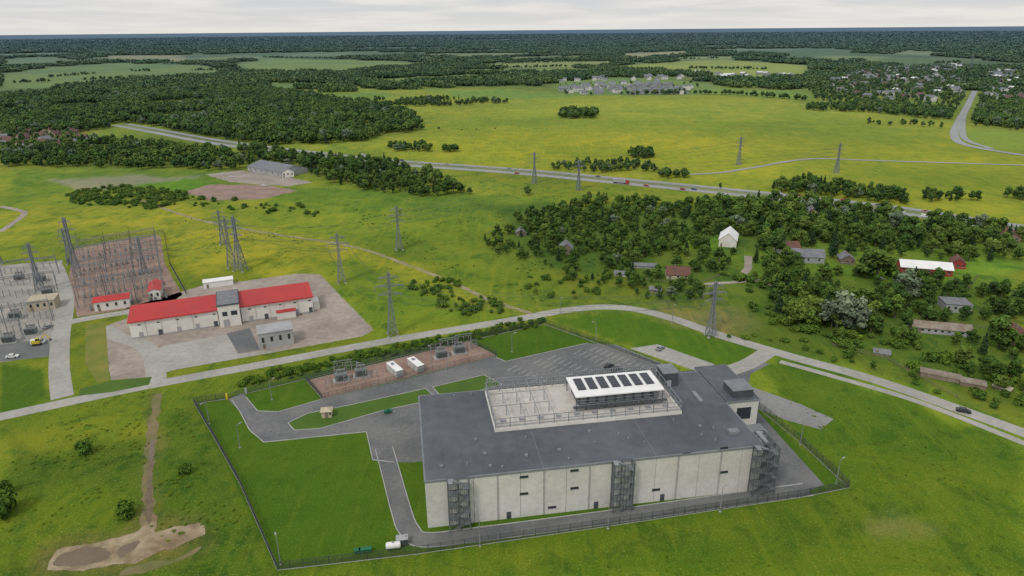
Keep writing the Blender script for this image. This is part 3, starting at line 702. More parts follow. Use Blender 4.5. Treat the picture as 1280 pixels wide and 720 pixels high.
def shed(u0,v0,u1,v1,vt,dep,wall,roof,name,kind='flat',rh=1.5,nwin=3,hh=None,parts=None):
    a=G(u0,v0);b_=G(u1,v1); L=(b_-a).length; h=hh or HT(u0,v0,vt); d=b_-a
    e=empty(name,(a.x,a.y,0),math.atan2(d.y,d.x)); mb=MB(); mb.box(0,L,0,dep,0,h,wall)
    for i in range(nwin):
        x=L*(i+.5)/nwin; mb.box(x-.5,x+.5,-.05,-.002,h*.4,h*.75,glass); mb.box(x-.6,x+.6,-.08,-.002,h*.4-.1,h*.4,whitew)
        mb.box(x-.5,x+.5,dep+.002,dep+.05,h*.4,h*.75,glass)
    mb.box(L*.1,L*.1+1,-.06,-.003,0,2.0,woodw); mb.obj('walls',e)
    mb=MB()
    if kind=='flat': mb.box(-.25,L+.25,-.25,dep+.25,h,h+.3,roof)
    else:
        if L>=dep: mb.gable(0,L,0,dep,h,rh,roof,.4,wall=wall)
        else:
            mb.gable(0,dep,0,L,h,rh,roof,.4,wall=wall); mb.v=[(L-y,x,z) for x,y,z in mb.v]
        if kind=='house': mb.box(L*.35,L*.35+.7,dep*.45,dep*.45+.7,h+rh*.5,h+rh+1,rust)
    mb.obj('roof',e); return e
shed(325,437,368,430,418,9,greyw,greyw,'equipment_building','flat',nwin=4)
shed(119,390,163,384,378,8,whitew,redroof,'relay_building','gable',1.0,nwin=4)
shed(187,376,202,374,364,14,whitew,redroof,'relay_building','gable',1.0,nwin=2)
shed(255,361,292,356,354,5,whitep,whiter,'storage_container','flat',nwin=0)
shed(36,390,70,386,378,9,beigew,beigew,'control_building','flat',nwin=4)
shed(310,214,352,222,208,28,greyw,greyroof,'warehouse','gable',4,nwin=6)
shed(353,222,368,221,215,14,whitew,greyroof,'warehouse','gable',2.5)
shed(898,308,920,310,299,16,whitew,whiter,'white_barn','gable',4,nwin=0)
shed(833,349,862,350,343,9,beigew,brownroof,'brick_house','house',3)
shed(700,318,716,318,311,8,woodw,greyroof,'wooden_house','house',3)
shed(1125,341,1190,346,333,10,redw,whiter,'red_house','gable',2.5,nwin=8)
shed(1188,335,1206,337,328,8,redw,brownroof,'red_house','house',2.5)
shed(974,318,1000,318,311,10,whitew,brownroof,'brick_house','house',3)
shed(990,328,1030,330,320,10,greyw,greyroof,'grey_house','house',3)
shed(1050,330,1068,331,324,8,woodw,greyroof,'wooden_house','house',2.5)
shed(1181,390,1214,392,380,9,greyw,greyroof,'grey_house','flat',nwin=4)
shed(1140,415,1215,422,408,8,greyw,rust,'long_shed','gable',1.5,nwin=9)
shed(1092,443,1112,446,440,4,woodw,greyroof,'garden_shed','gable',1)
shed(1005,274,1025,275,268,10,redw,greyroof,'brick_house','house',4)
shed(1245,300,1275,303,294,12,woodw,brownroof,'brick_house','house',3)
shed(1150,470,1200,480,465,4,rust,rust,'ruined_shed','flat',nwin=0); shed(1200,482,1232,488,477,4,woodw,rust,'ruined_shed','flat',nwin=0)
shed(1240,485,1262,492,482,3,rust,beigew,'garden_shed','flat',nwin=0)
shed(790,335,820,336,332,4,greyw,greyroof,'greenhouse','gable',1,nwin=3); shed(768,345,785,346,342,4,whitep,greyroof,'garden_shed','gable',1)
shed(645,295,658,295,291,7,woodw,greyroof,'wooden_house','house',2)
shed(812,366,826,367,362,5,woodw,greyroof,'garden_shed','gable',1)
shed(1262,432,1290,434,420,9,woodw,brownroof,'brick_house','house',2.5)
def house_mesh(w,d,h,rh,wl,rf):
    mb=MB(); mb.box(-w/2,w/2,-d/2,d/2,0,h,wl); mb.gable(-w/2,w/2,-d/2,d/2,h,rh,rf,.5,.2,wall=wl); mb.box(-.5,.5,.5,1.3,h+rh*.5,h+rh+.8,rust)
    for x in(-w/3,0,w/3): mb.box(x-.7,x+.7,-d/2-.05,-d/2,1,2.3,glass); mb.box(x-.7,x+.7,d/2,d/2+.05,1,2.3,glass)
    return mb.mesh('house')
hm=[house_mesh(12,9,3.2,3,whitew,greyroof),house_mesh(14,9,5.5,2.2,whitew,greyroof),house_mesh(11,8,3,3.5,beigew,brownroof),house_mesh(13,9,5,2,greyw,whiter),house_mesh(12,8,3.5,3,rust,brownroof),house_mesh(16,10,4,2.6,greyw,greyroof)]
def houses(poly,n,ks,sc=1):
    P=GP(poly); x0=min(p.x for p in P);x1=max(p.x for p in P);y0=min(p.y for p in P);y1=max(p.y for p in P); c=0; done=[]
    for _ in range(n*60):
        if c>=n:break
        x=rng.uniform(x0,x1);y=rng.uniform(y0,y1)
        if sdist(np.array([x]),np.array([y]),P)[0]<0: continue
        if any(abs(x-a)+abs(y-b_)<22*sc for a,b_ in done): continue
        done.append((x,y)); c+=1
        o=link(bpy.data.objects.new('house',hm[int(rng.choice(ks))])); o.location=(x,y,0); o.rotation_euler=(0,0,float(rng.uniform(-.3,.3)+rng.choice([0,1.57]))); s=sc*float(rng.uniform(.9,1.25)); o.scale=(s,s,s)
HOUSEZ=[([(700,112),(740,106),(800,104),(868,108),(872,117),(800,119),(705,118)],60,[5,1,5,0,5],1.1),
([(1010,106),(1090,84),(1210,82),(1208,120),(1160,135),(1080,122)],150,[0,1,2,4,5,5,3],1.05),
([(1225,90),(1280,86),(1280,128),(1230,125)],60,[0,1,2,4,5,3],1.05),
([(0,158),(90,165),(120,180),(60,188),(0,190)],38,[2,4,2,0],1),
([(680,98),(760,94),(900,96),(880,101),(700,103)],22,[0,1,5],1.1),
([(860,92),(960,90),(1000,97),(900,99)],14,[1,3],1.2)]
for h_ in HOUSEZ: houses(*h_)
# ---------------------------------------------------------------- pylons
def pylon_mesh(H,arms=3,w0=.13,base=.14,th=.26,aw=.17):
    mb=MB(); b0=H*base; t0=H*.035; nl=9
    hs=[H*(1-(1-i/nl)**1.15) for i in range(nl+1)]
    def wz(z): 
        f=z/H; return b0*(1-f/.6)+t0*(f/.6) if f<.6 else t0
    cs=[(-1,-1),(1,-1),(1,1),(-1,1)]
    for i in range(nl):
        z0,z1=hs[i],hs[i+1]; a=wz(z0)/2; c=wz(z1)/2
        for k in range(4):
            p=cs[k];q=cs[(k+1)%4]
            mb.beam((p[0]*a,p[1]*a,z0),(p[0]*c,p[1]*c,z1),th,pylonm)
            mb.beam((p[0]*a,p[1]*a,z0),(q[0]*c,q[1]*c,z1),th*.6,pylonm); mb.beam((q[0]*a,q[1]*a,z0),(p[0]*c,p[1]*c,z1),th*.6,pylonm)
            mb.beam((p[0]*c,p[1]*c,z1),(q[0]*c,q[1]*c,z1),th*.6,pylonm)
    tips=[]
    for j in range(arms):
        z=H*(.66+.13*j); L=H*aw*(1.0,1.25,.85)[j%3]
        for s in(-1,1):
            tip=(s*L,0,z+.3)
            for y in(-t0/2,t0/2): mb.beam((s*t0/2,y,z),tip,th*.65,pylonm); mb.beam((s*t0/2,y,z+H*.045),tip,th*.55,pylonm)
            for k in range(4): mb.cyl((tip[0],0,tip[2]-1.6+k*.4),.16,.16,.2,insul,6)
            mb.beam(tip,(tip[0],0,tip[2]-1.8),.08,insul); tips.append((tip[0],0,tip[2]-1.8))
    mb.beam((0,0,H*.97),(0,0,H*1.04),th*.6,pylonm)
    for k in range(4): mb.box(cs[k][0]*b0/2-.5,cs[k][0]*b0/2+.5,cs[k][1]*b0/2-.5,cs[k][1]*b0/2+.5,-.1,.4,kerbm)
    return mb.mesh('pylon'),tips
PY={}
def pylon(key,u,vb,vt,rot,**k):
    h=HT(u,vb,vt); p=G(u,vb); m,t=pylon_mesh(h,**k); o=link(bpy.data.objects.new('electricity_pylon',m)); o.location=(p.x,p.y,0); o.rotation_euler=(0,0,rot)
    M=Matrix.Translation((p.x,p.y,0))@Matrix.Rotation(rot,4,'Z'); PY[key]=[M@Vector(x) for x in t]
pylon('a',491,419,341,.25); pylon('b',427,353,292,.3); pylon('c',499,312,258,.3); pylon('d',301,338,270,-.2,base=.18,th=.32,aw=.13); pylon('d2',290,334,272,.5,base=.16,th=.28,aw=.13)
pylon('e',279,306,262,.2); pylon('f',668,229,190,.4); pylon('g',723,238,200,.4); pylon('h',923,206,171,.5,th=.3); pylon('i',1045,216,179,.5,th=.3); pylon('j',888,420,352,.2)
pylon('k',181,342,296,.2,th=.22); pylon('l',97,345,270,.2,aw=.1,base=.1); pylon('m',50,362,302,.2,aw=.13); pylon('n',88,330,285,.4,aw=.12); pylon('o',1212,90,68,.3,th=.4); pylon('p',0,330,292,.2,aw=.12)
wm=MB()
def wires(a,b_,sag=5,idx=range(6)):
    for i in idx:
        p,q=PY[a][i],PY[b_][i]; prev=None
        for k in range(17):
            t=k/16; r=p.lerp(q,t); r=r.copy(); r.z-=sag*4*t*(1-t)
            if prev is not None: wm.beam(prev,r,.07,darksteel)
            prev=r
for a,b_ in(('a','b'),('b','e'),('c','d'),('c','g'),('a','j'),('f','c'),('h','f'),('i','g'),('d','k'),('e','n'),('h','i'),('l','m')): wires(a,b_)
wm.obj('power_line')
def gantry(a,b_,h,mb):
    d=(b_-a); L=d.length; d/=L; n=Vector((-d.y,d.x))
    for p in(a,b_):
        for k in range(5):
            z0=h*k/5; z1=h*(k+1)/5; w0=.9-.5*k/5; w1=.9-.5*(k+1)/5
            for s in(-1,1):
                mb.beam((*(p+n*w0*s),z0),(*(p+n*w1*s),z1),.16,pylonm); mb.beam((*(p+n*w0*s),z0),(*(p-n*w1*s),z1),.1,pylonm)
        mb.beam((*p,h),(*p,h+3),.1,pylonm)
    for s in(-.4,.4):
        for zz in(0,.9): mb.beam((*(a+n*s),h-zz),(*(b_+n*s),h-zz),.13,pylonm)
    m_=int(L/1.5)
    for k in range(m_):
        p=a+d*(L*k/m_);q=a+d*(L*(k+1)/m_); s=.4 if k%2 else -.4
        mb.beam((*(p+n*s),h),(*(q-n*s),h-.9),.08,pylonm)
    for f in(.2,.5,.8):
        p=a+d*L*f
        for k in range(5): mb.cyl((p.x,p.y,h-1.1-.3*k),.15,.15,.18,insul,6)
mb=MB()
for r in range(6):
    t=r/5; a=G(98+12*t*.5-4*t,385-66*t); b_=G(205-12*t*.3-6*t,368-66*t); 
    for k in range(3): gantry(a.lerp(b_,k/3),a.lerp(b_,(k+1)/3),9 if r%2 else 11,mb)
mb.obj('substation_gantry')
mb=MB()
for r in range(14):
    t=r/13; a=G(103-2*t,390-72*t); b_=G(212-16*t,372-72*t)
    for k in range(15):
        if (k*7+r*3)%5==0: continue
        p=a.lerp(b_,(k+.5)/15); hh=2.4
        mb.beam((p.x,p.y,0),(p.x,p.y,hh),.25,steel if r%3 else trafo)
        for j in range(4): mb.cyl((p.x,p.y,hh+j*.35),.2,.13,.28,insul if (k+r)%3 else greyw,6)
        if r%3==0: mb.box(p.x-.5,p.x+.5,p.y-.4,p.y+.4,.3,1.6,trafo)
    if r%2: 
        mb.beam((a.x,a.y,4.1),(b_.x,b_.y,4.1),.14,steel)
for k in range(9):
    a=G(106+11*k,388-1.8*k); b_=G(98+10.5*k,322-1.8*k); mb.beam((a.x,a.y,6.6),(b_.x,b_.y,6.6),.12,steel)
mb.obj('substation_switchgear')
mb=MB()
for a,b_ in (((8,410),(66,400)),((0,372),(72,362)),((4,350),(74,342)),((-20,430),(30,425))):
    gantry(G(*a),G(*b_),10,mb)
mb.obj('substation_gantry')
mb=MB()
for r in range(6):
    for k in range(9):
        p=G(2+8*k+r,418-15*r+rng.uniform(-2,2)-k)
        if 30<2+8*k<75 and 376<418-15*r<395: continue
        mb.beam((p.x,p.y,0),(p.x,p.y,2.3),.25,steel)
        for j in range(4): mb.cyl((p.x,p.y,2.3+j*.35),.22,.14,.28,insul,6)
mb.obj('substation_switchgear')
for u,v in((12,428),(40,418),(20,398),(52,352),(25,350),(60,368)): simple('power_transformer',u,v,transformer,.3)
def excav(mb):
    mb.box(-1.5,1.5,-1.4,-.8,0,.8,rubber); mb.box(-1.5,1.5,.8,1.4,0,.8,rubber); mb.box(-1.6,1.3,-1.2,1.2,.9,2.1,yellowp); mb.box(0,1.2,-1.15,.0,2.1,3.0,glass); mb.box(-.05,1.25,-1.2,.05,3.0,3.1,yellowp)
    mb.beam((1,.5,1.8),(3.5,.5,4.2),.4,yellowp); mb.beam((3.5,.5,4.2),(5,.5,2),.3,yellowp); mb.box(4.6,5.3,0,1,1.2,2,darksteel)
simple('excavator',47,431,excav,.2)
fence('yard_fence',GP([(86,330),(92,310),(150,298),(205,291),(212,330),(234,370)]),2.2,sp=.5)
# ---------------------------------------------------------------- trees
def leaves(C,Nn,sz,r):
    n=len(C); a=r.normal(size=(n,3)); a-= (a*Nn).sum(1)[:,None]*Nn; a/=np.linalg.norm(a,axis=1)[:,None]+1e-9
    b_=np.cross(Nn,a); s=(sz*r.uniform(.6,1.3,n))[:,None]; k=r.uniform(.5,1.0,n)[:,None]
    return np.stack([C-a*s-b_*s*k,C+a*s-b_*s*k*.6,C+a*s*.8+b_*s*k,C-a*s*.7+b_*s*k],1).reshape(-1,3)
def tree_mesh(name,clumps,nl,sz,m,seed,trunk=None,limbs=()):
    r=np.random.default_rng(seed); V=[];SH=[]
    for (cx,cy,cz,rx,rz,sh) in clumps:
        d=r.normal(size=(nl,3)); d/=np.linalg.norm(d,axis=1)[:,None]
        rad=r.uniform(.55,1.08,nl)[:,None]
        C=np.array([cx,cy,cz])+d*rad*np.array([rx,rx,rz]); Nn=d+r.normal(size=(nl,3))*.5+np.array([0,0,.4]); Nn/=np.linalg.norm(Nn,axis=1)[:,None]
        V.append(leaves(C,Nn,sz,r)); s=sh*(.72+.38*d[:,2]*.6+.3*(rad[:,0]-.6))*r.uniform(.8,1.2,nl); SH.append(np.repeat(s,4))  # crown shading put into leaf colour: darker inside and below, plus random tone
    V=np.concatenate(V);SH=np.concatenate(SH); V[:,2]=np.maximum(V[:,2],.02)
    vs=V.tolist(); fs=[(4*i,4*i+1,4*i+2,4*i+3) for i in range(len(V)//4)]; nf=len(fs)
    mb=MB()
    if trunk:
        mb.cyl((0,0,0),trunk[0],trunk[0]*.45,trunk[1],barkm,7)
        for l in limbs: mb.beam((0,0,trunk[1]*.6),l,trunk[0]*.5,barkm)
    o=len(vs); vs+=mb.v; fs+=[tuple(k+o for k in f) for f in mb.f]
    me=bpy.data.meshes.new(name); me.from_pydata(vs,[],fs); me.materials.append(m); me.materials.append(barkm)
    me.polygons.foreach_set('material_index',[0]*nf+[1]*(len(fs)-nf))
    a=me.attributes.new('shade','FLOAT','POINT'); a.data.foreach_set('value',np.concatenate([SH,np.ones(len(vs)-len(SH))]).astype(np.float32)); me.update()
    return me
def broad(seed,m=leaf,wide=1.0,name='deciduous_tree',nl=95,nc=15,sz=.33):
    r=random.Random(seed); cl=[]; lim=[]
    for i in range(nc):
        a=r.uniform(0,6.28); f=i/nc; z=3.2+5.6*f+r.uniform(-.5,.5); R_=(2.6*math.sin(math.pi*min(1,.25+.75*f))+.4)*wide*r.uniform(.35,1.1)
        if i==nc-1:R_=.3
        rad=r.uniform(1.0,1.75)*wide**.5
        cl.append((R_*math.cos(a),R_*math.sin(a),z,rad,rad*r.uniform(.75,1),r.uniform(.75,1.35)*(0.8+.4*f)))
        if i%3==0: lim.append((R_*math.cos(a)*.8,R_*math.sin(a)*.8,z))
    return tree_mesh(name,cl,nl,sz,m,seed,(.28,6.5),lim)
def conif(seed,nl=60):
    r=random.Random(seed); cl=[]; lim=[]
    for i in range(13):
        f=i/12; z=1.6+8.2*f; w_=2.1*(1-f)+.25
        for k in range(3 if f<.8 else 1):
            a=r.uniform(0,6.28); q=w_*.5*r.uniform(.6,1.1); cl.append((q*math.cos(a),q*math.sin(a),z,w_*.55,.55,r.uniform(.75,1.2)))
    return tree_mesh('conifer_tree',cl,nl,.22,needle,seed,(.2,9),lim)
def shrub(seed,m=shrubm,nl=80,name='shrub'):
    r=random.Random(seed); cl=[]
    for i in range(6):
        a=r.uniform(0,6.28);q=r.uniform(0,1.1); cl.append((q*math.cos(a),q*math.sin(a),r.uniform(.5,1.3),r.uniform(.6,1.0),r.uniform(.5,.9),r.uniform(.75,1.25)))
    return tree_mesh(name,cl,nl,.17,m,seed)
def grove(seed,nt_=34,span=26):
    r=random.Random(seed); cl=[]
    for i in range(nt_):
        a=r.uniform(0,6.28);q=span*math.sqrt(r.random()); h=r.uniform(7,13); sh=r.uniform(.7,1.35)
        cl.append((q*math.cos(a),q*math.sin(a),h*.6,r.uniform(2.8,4.6),h*.42,sh))
    return tree_mesh('grove',cl,40,1.6,leaf,seed)
def coll(name,meshes):
    c=bpy.data.collections.new(name)
    for i,m in enumerate(meshes): 
        o=bpy.data.objects.new(f'{name}_{i}',m); c.objects.link(o)
    return c
TB=[broad(11),broad(12,wide=.8),broad(13,wide=1.25),broad(14,wide=1.05),broad(15,wide=.7),broad(16,wide=1.3,nc=18)]
TBF=[broad(111,nl=40,sz=.55),broad(112,wide=.8,nl=40,sz=.5),broad(113,wide=1.25,nl=40,sz=.6),broad(114,wide=1.05,nl=40,sz=.55),broad(115,wide=.75,nl=40,sz=.5),broad(116,wide=1.3,nc=18,nl=40,sz=.6)]
TC=[conif(21),conif(22)]
TCF=[conif(23,22),conif(24,22)]
TW=[broad(31,silver,1.25,'silver_willow_tree'),broad(32,silver,1.0,'silver_willow_tree')]
TS=[shrub(41),shrub(42),shrub(43)]
TT=[shrub(51,tuftm,30,'weeds'),shrub(52,tuftm,30,'weeds')]
TG=[grove(61),grove(62),grove(63)]
c_for=coll('forest_trees',TB+TC+TW[:1]); c_far=coll('far_forest_trees',TBF+TCF+TW[:1]); c_shr=coll('shrubs',TS+[broad(17,shrubm,1.4,nl=60,nc=9)]); c_wd=coll('weeds',TT); c_gr=coll('groves',TG)
def gn(c):
    ng=bpy.data.node_groups.new('scatter_'+c.name,'GeometryNodeTree')
    ng.interface.new_socket('Geometry',in_out='INPUT',socket_type='NodeSocketGeometry'); ng.interface.new_socket('Geometry',in_out='OUTPUT',socket_type='NodeSocketGeometry')
    gi=ng.nodes.new('NodeGroupInput');go=ng.nodes.new('NodeGroupOutput'); ip=ng.nodes.new('GeometryNodeInstanceOnPoints'); ci=ng.nodes.new('GeometryNodeCollectionInfo')
    ci.inputs['Collection'].default_value=c; ci.inputs['Separate Children'].default_value=True; ci.inputs['Reset Children'].default_value=True
    def na(n,t): x=ng.nodes.new('GeometryNodeInputNamedAttribute'); x.data_type=t; x.inputs['Name'].default_value=n; return x.outputs['Attribute']
    ng.links.new(gi.outputs[0],ip.inputs['Points']); ng.links.new(ci.outputs[0],ip.inputs['Instance']); ip.inputs['Pick Instance'].default_value=True
    ng.links.new(na('idx','INT'),ip.inputs['Instance Index']); ng.links.new(na('rotv','FLOAT_VECTOR'),ip.inputs['Rotation']); ng.links.new(na('scl','FLOAT_VECTOR'),ip.inputs['Scale'])
    ng.links.new(ip.outputs[0],go.inputs[0]); return ng
NG={c.name:gn(c) for c in(c_for,c_far,c_shr,c_wd,c_gr)}
CNT=[0]
def scatter(name,pts,c,scl,idx):
    n=len(pts)
    if n==0:return
    CNT[0]+=n
    me=bpy.data.meshes.new(name); me.from_pydata([tuple(p) for p in pts],[],[])
    a=me.attributes.new('idx','INT','POINT'); a.data.foreach_set('value',np.asarray(idx,dtype=np.int32))
    r=np.zeros((n,3),np.float32); r[:,2]=rng.uniform(0,6.28,n); a=me.attributes.new('rotv','FLOAT_VECTOR','POINT'); a.data.foreach_set('vector',r.ravel())
    a=me.attributes.new('scl','FLOAT_VECTOR','POINT'); a.data.foreach_set('vector',np.asarray(scl,dtype=np.float32).ravel())
    o=link(bpy.data.objects.new(name,me)); md=o.modifiers.new('scatter','NODES'); md.node_group=NG[c.name]; return o
def pts_in(poly,sp,wob=6,keep=1.0,clump=0,px=True,thr=0.0):
    P=GP(poly) if px else poly; x0=min(p.x for p in P);x1=max(p.x for p in P);y0=min(p.y for p in P);y1=max(p.y for p in P)
    gx,gy=np.meshgrid(np.arange(x0-wob,x1+wob,sp),np.arange(y0-wob,y1+wob,sp)); gx=gx.ravel()+rng.uniform(-.48,.48,gx.size)*sp; gy=gy.ravel()+rng.uniform(-.48,.48,gy.size)*sp
    nz=np.array([noise.noise((a/25,b_/25,3)) for a,b_ in zip(gx,gy)]); k=(sdist(gx,gy,P)+nz*wob*1.5>0)&(rng.uniform(size=gx.size)<keep)
    if clump:
        n2=np.array([noise.noise((a/clump,b_/clump,7)) for a,b_ in zip(gx,gy)]); k&=n2>thr
    return np.stack([gx[k],gy[k],np.zeros(k.sum())],1)
def road_clear(p,P,d):
    Q=np.array([(a.x,a.y) for a in P]); k=np.ones(len(p),bool)
    for i in range(len(Q)-1):
        a=Q[i];e=Q[i+1]-a; t=np.clip(((p[:,:2]-a)@e)/(e@e+1e-9),0,1); k&=np.hypot(p[:,0]-a[0]-t*e[0],p[:,1]-a[1]-t*e[1])>d
    return p[k]
HW=catmull(GP(hp),8)
CR=catmull(GP([(1223,98),(1219,112),(1208,135),(1197,155),(1193,170),(1210,182),(1290,196)]),4)
BLD=[GP(x) for x in ([(890,316),(928,316),(928,298),(890,296)],[(825,354),(868,354),(866,340),(828,338)],[(1118,350),(1210,352),(1210,334),(1120,330)],[(965,322),(1040,336),(1036,318),(970,308)],[(300,228),(372,228),(372,208),(300,206)],
 [(1175,398),(1220,400),(1218,382),(1178,380)],[(1130,426),(1222,430),(1220,412),(1135,408)],[(694,322),(720,322),(720,310),(694,310)],[(785,340),(825,340),(825,330),(785,330)],[(925,350),(945,350),(942,315),(928,315)],[(1145,490),(1240,495),(1240,478),(1150,466)],[(1044,336),(1072,336),(1072,322),(1044,322)])]
BLD+=[GP(P) for P,c in FIELDS[-3:]]
def forest(name,poly,sp=7.5,h=(8,14),wob=6,keep=1,clump=0,thr=0,con=.12,cc=None,shr=False):
    p=pts_in(poly,sp,wob,keep,clump,thr=thr); p=road_clear(p,HW,17)
    for b_ in BLD:
        if len(p): p=p[sdist(p[:,0],p[:,1],b_)<0]
    if not len(p): return
    if p[:,1].max()>700: p=road_clear(p,CR,12)
    n=len(p)
    if shr:
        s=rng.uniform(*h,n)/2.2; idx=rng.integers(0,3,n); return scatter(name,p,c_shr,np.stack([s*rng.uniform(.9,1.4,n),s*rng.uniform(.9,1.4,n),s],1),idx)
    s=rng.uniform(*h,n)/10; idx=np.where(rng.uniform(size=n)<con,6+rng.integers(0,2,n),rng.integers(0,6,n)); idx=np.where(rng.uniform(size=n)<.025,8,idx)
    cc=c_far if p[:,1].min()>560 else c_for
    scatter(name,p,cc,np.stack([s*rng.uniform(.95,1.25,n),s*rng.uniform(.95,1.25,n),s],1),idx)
forest('forest',[(0,122),(60,116),(150,120),(260,106),(380,118),(440,131),(505,140),(530,163),(470,177),(380,181),(300,182),(200,163),(150,158),(90,168),(0,170)],8.5,(7,15),clump=110,thr=-.32)
forest('woodland',[(0,160),(90,165),(130,182),(60,190),(0,192)],11,(6,11),keep=.75)
forest('woodland',[(0,192),(100,178),(190,180),(290,192),(330,204),(310,215),(250,213),(150,210),(60,208),(0,210)],8,(6,12),keep=.9,clump=60,thr=-.35)
forest('woodland',[(300,188),(400,190),(480,202),(540,222),(585,243),(530,247),(440,234),(395,226),(375,212),(330,205)],8,(6,13))
forest('thicket',[(640,280),(680,262),(760,250),(860,258),(905,272),(895,295),(850,318),(790,325),(720,318),(680,300)],6.5,(4,9),wob=9,clump=30,thr=-.45)
forest('thicket',[(600,300),(640,285),(690,300),(720,322),(830,330),(870,350),(900,372),(840,378),(700,350),(620,318)],6.0,(2.5,7.5),keep=.9,clump=24,thr=-.25)
forest('woodland',[(870,262),(950,252),(1080,266),(1170,272),(1280,280),(1280,318),(1200,306),(1100,312),(960,305),(900,298)],7.5,(6,13),wob=8,clump=40,thr=-.4)
forest('tree_row',[(960,234),(1010,228),(1080,240),(1140,250),(1140,258),(1060,250),(965,242)],7,(6,11),wob=3)
forest('tree_row',[(1150,246),(1228,248),(1228,254),(1152,254)],8,(5,10),wob=2); forest('tree_row',[(1255,242),(1280,242),(1300,250),(1258,250)],7,(7,12),wob=2)
forest('tree_row',[(488,183),(535,184),(540,190),(490,189)],7,(6,9),wob=2); forest('tree_row',[(552,187),(570,187),(570,191),(552,191)],6,(7,9),wob=2)
forest('tree_row',[(697,143),(720,140),(752,143),(740,148),(700,149)],8,(8,13),wob=3); forest('tree_row',[(787,192),(815,192),(816,198),(789,198)],6,(7,11),wob=2)
forest('tree_row',[(690,208),(750,205),(814,208),(816,215),(740,217),(692,213)],7,(5,9),wob=2,keep=.9); forest('tree_row',[(820,218),(858,219),(860,224),(822,223)],6,(6,9),wob=1.5)
forest('tree_row',[(540,161),(600,159),(620,162),(560,165)],12,(2,4),keep=.35); forest('tree_row',[(1030,150),(1130,154),(1280,160),(1280,164),(1100,157)],9,(4,8),keep=.5,clump=40,thr=0)
forest('tree_row',[(400,128),(560,124),(640,129),(560,133),(430,134)],9,(6,11),keep=.8,clump=60,thr=-.1)
forest('village_trees',[(1005,112),(1020,100),(1090,84),(1220,82),(1212,120),(1195,150),(1100,140),(1020,125)],13,(6,11),keep=.75)
forest('village_trees',[(1225,88),(1290,84),(1290,165),(1215,158),(1212,135)],13,(6,11),keep=.8)
forest('woodland',[(1000,135),(1090,130),(1200,140),(1195,152),(1100,142),(1010,138)],9,(7,12),keep=.9)
forest('woodland',[(1225,135),(1290,132),(1290,162),(1220,155)],8,(9,14))
forest('village_trees',[(700,106),(870,102),(885,112),(870,119),(700,119)],30,(4,8),keep=.4)
forest('shrubbery',[(80,240),(150,232),(225,238),(240,250),(190,262),(90,256)],4.5,(1.5,4),wob=4,keep=.8,shr=True)
forest('shrubbery',[(210,243),(310,250),(395,258),(410,272),(340,270),(240,258)],6,(1.5,4),wob=4,keep=.6,shr=True,clump=15,thr=-.1)
forest('shrubbery',[(500,342),(560,350),(650,390),(600,397),(530,372),(505,355)],4,(1.5,3.5),wob=4,keep=.85,shr=True,clump=20,thr=-.2)
forest('shrubbery',[(640,330),(760,360),(880,385),(760,382),(660,372)],6,(1.2,3.5),keep=.6,shr=True,clump=20)
forest('shrubbery',[(905,345),(1000,355),(1120,420),(1280,480),(1280,512),(1100,455),(960,400)],4.5,(1.5,4.5),keep=.8,shr=True,clump=22,thr=-.2)
forest('woodland',[(950,360),(1000,350),(1060,372),(1120,378),(1180,400),(1170,440),(1120,432),(1040,425),(985,405)],7,(5,11),keep=.95,clump=25,thr=-.45)
forest('woodland',[(1060,335),(1150,352),(1280,372),(1280,412),(1220,408),(1100,375)],7.5,(5,11),keep=.9,clump=25,thr=-.35)
forest('woodland',[(1150,428),(1280,440),(1280,492),(1220,470)],7,(4,10),keep=.9,clump=20,thr=-.3); forest('shrubbery',[(900,425),(960,410),(1100,455),(1280,515),(1280,528),(1100,468),(980,438)],6,(1,2.4),keep=.6,shr=True,clump=15,thr=-.1)
forest('woodland',[(1030,292),(1130,300),(1280,318),(1280,332),(1150,325),(1040,322)],8,(5,11),keep=.9)
forest('woodland',[(930,330),(980,325),(1070,345),(1060,365),(1000,352),(940,348)],8.5,(4,10),keep=.8)
forest('woodland',[(720,318),(900,300),(960,305),(960,330),(900,345),(860,335),(760,335)],9,(4,9),keep=.8,clump=30,thr=-.15)
def weeds(poly,sp,h,keep=.6,clump=25,thr=0):
    p=pts_in(poly,sp,4,keep,clump,thr=thr); p=road_clear(p,PM,4.5); n=len(p)
    if n: s=rng.uniform(*h,n)/2; scatter('meadow_weeds',p,c_wd,np.stack([s*rng.uniform(1,2.2,n),s*rng.uniform(1,2.2,n),s],1),rng.integers(0,2,n))
weeds([(220,265),(420,290),(640,375),(480,410),(400,360),(230,335)],3.5,(.3,.6),.4,20,.2)
weeds([(400,262),(640,262),(850,380),(680,385),(540,330)],3.5,(.3,.9),.5,18,.2)
weeds([(0,525),(190,490),(180,600),(0,690)],1.9,(.15,.55),.6,14,.05); weeds([(205,500),(245,520),(340,715),(200,715),(190,600)],1.9,(.15,.55),.6,14,.05)
weeds([(1000,470),(1280,575),(1280,720),(700,720),(1070,612),(960,500)],2.4,(.15,.45),.5,12,.1)
hp_=offs(catmull(GP([(300,482),(480,443),(600,420),(682,403)]),8),1.0); pts=[]
for i in range(len(hp_)-1):
    L=(hp_[i+1]-hp_[i]).length; 
    for k in range(int(L/.55)):
        p=hp_[i].lerp(hp_[i+1],k/(L/.55)); pts.append((p.x+rng.normal()*1.2,p.y+rng.normal()*2.2,0))
n=len(pts); s=rng.uniform(.5,1.25,n); scatter('hedge',pts,c_shr,np.stack([s,s,s],1),rng.integers(0,3,n))
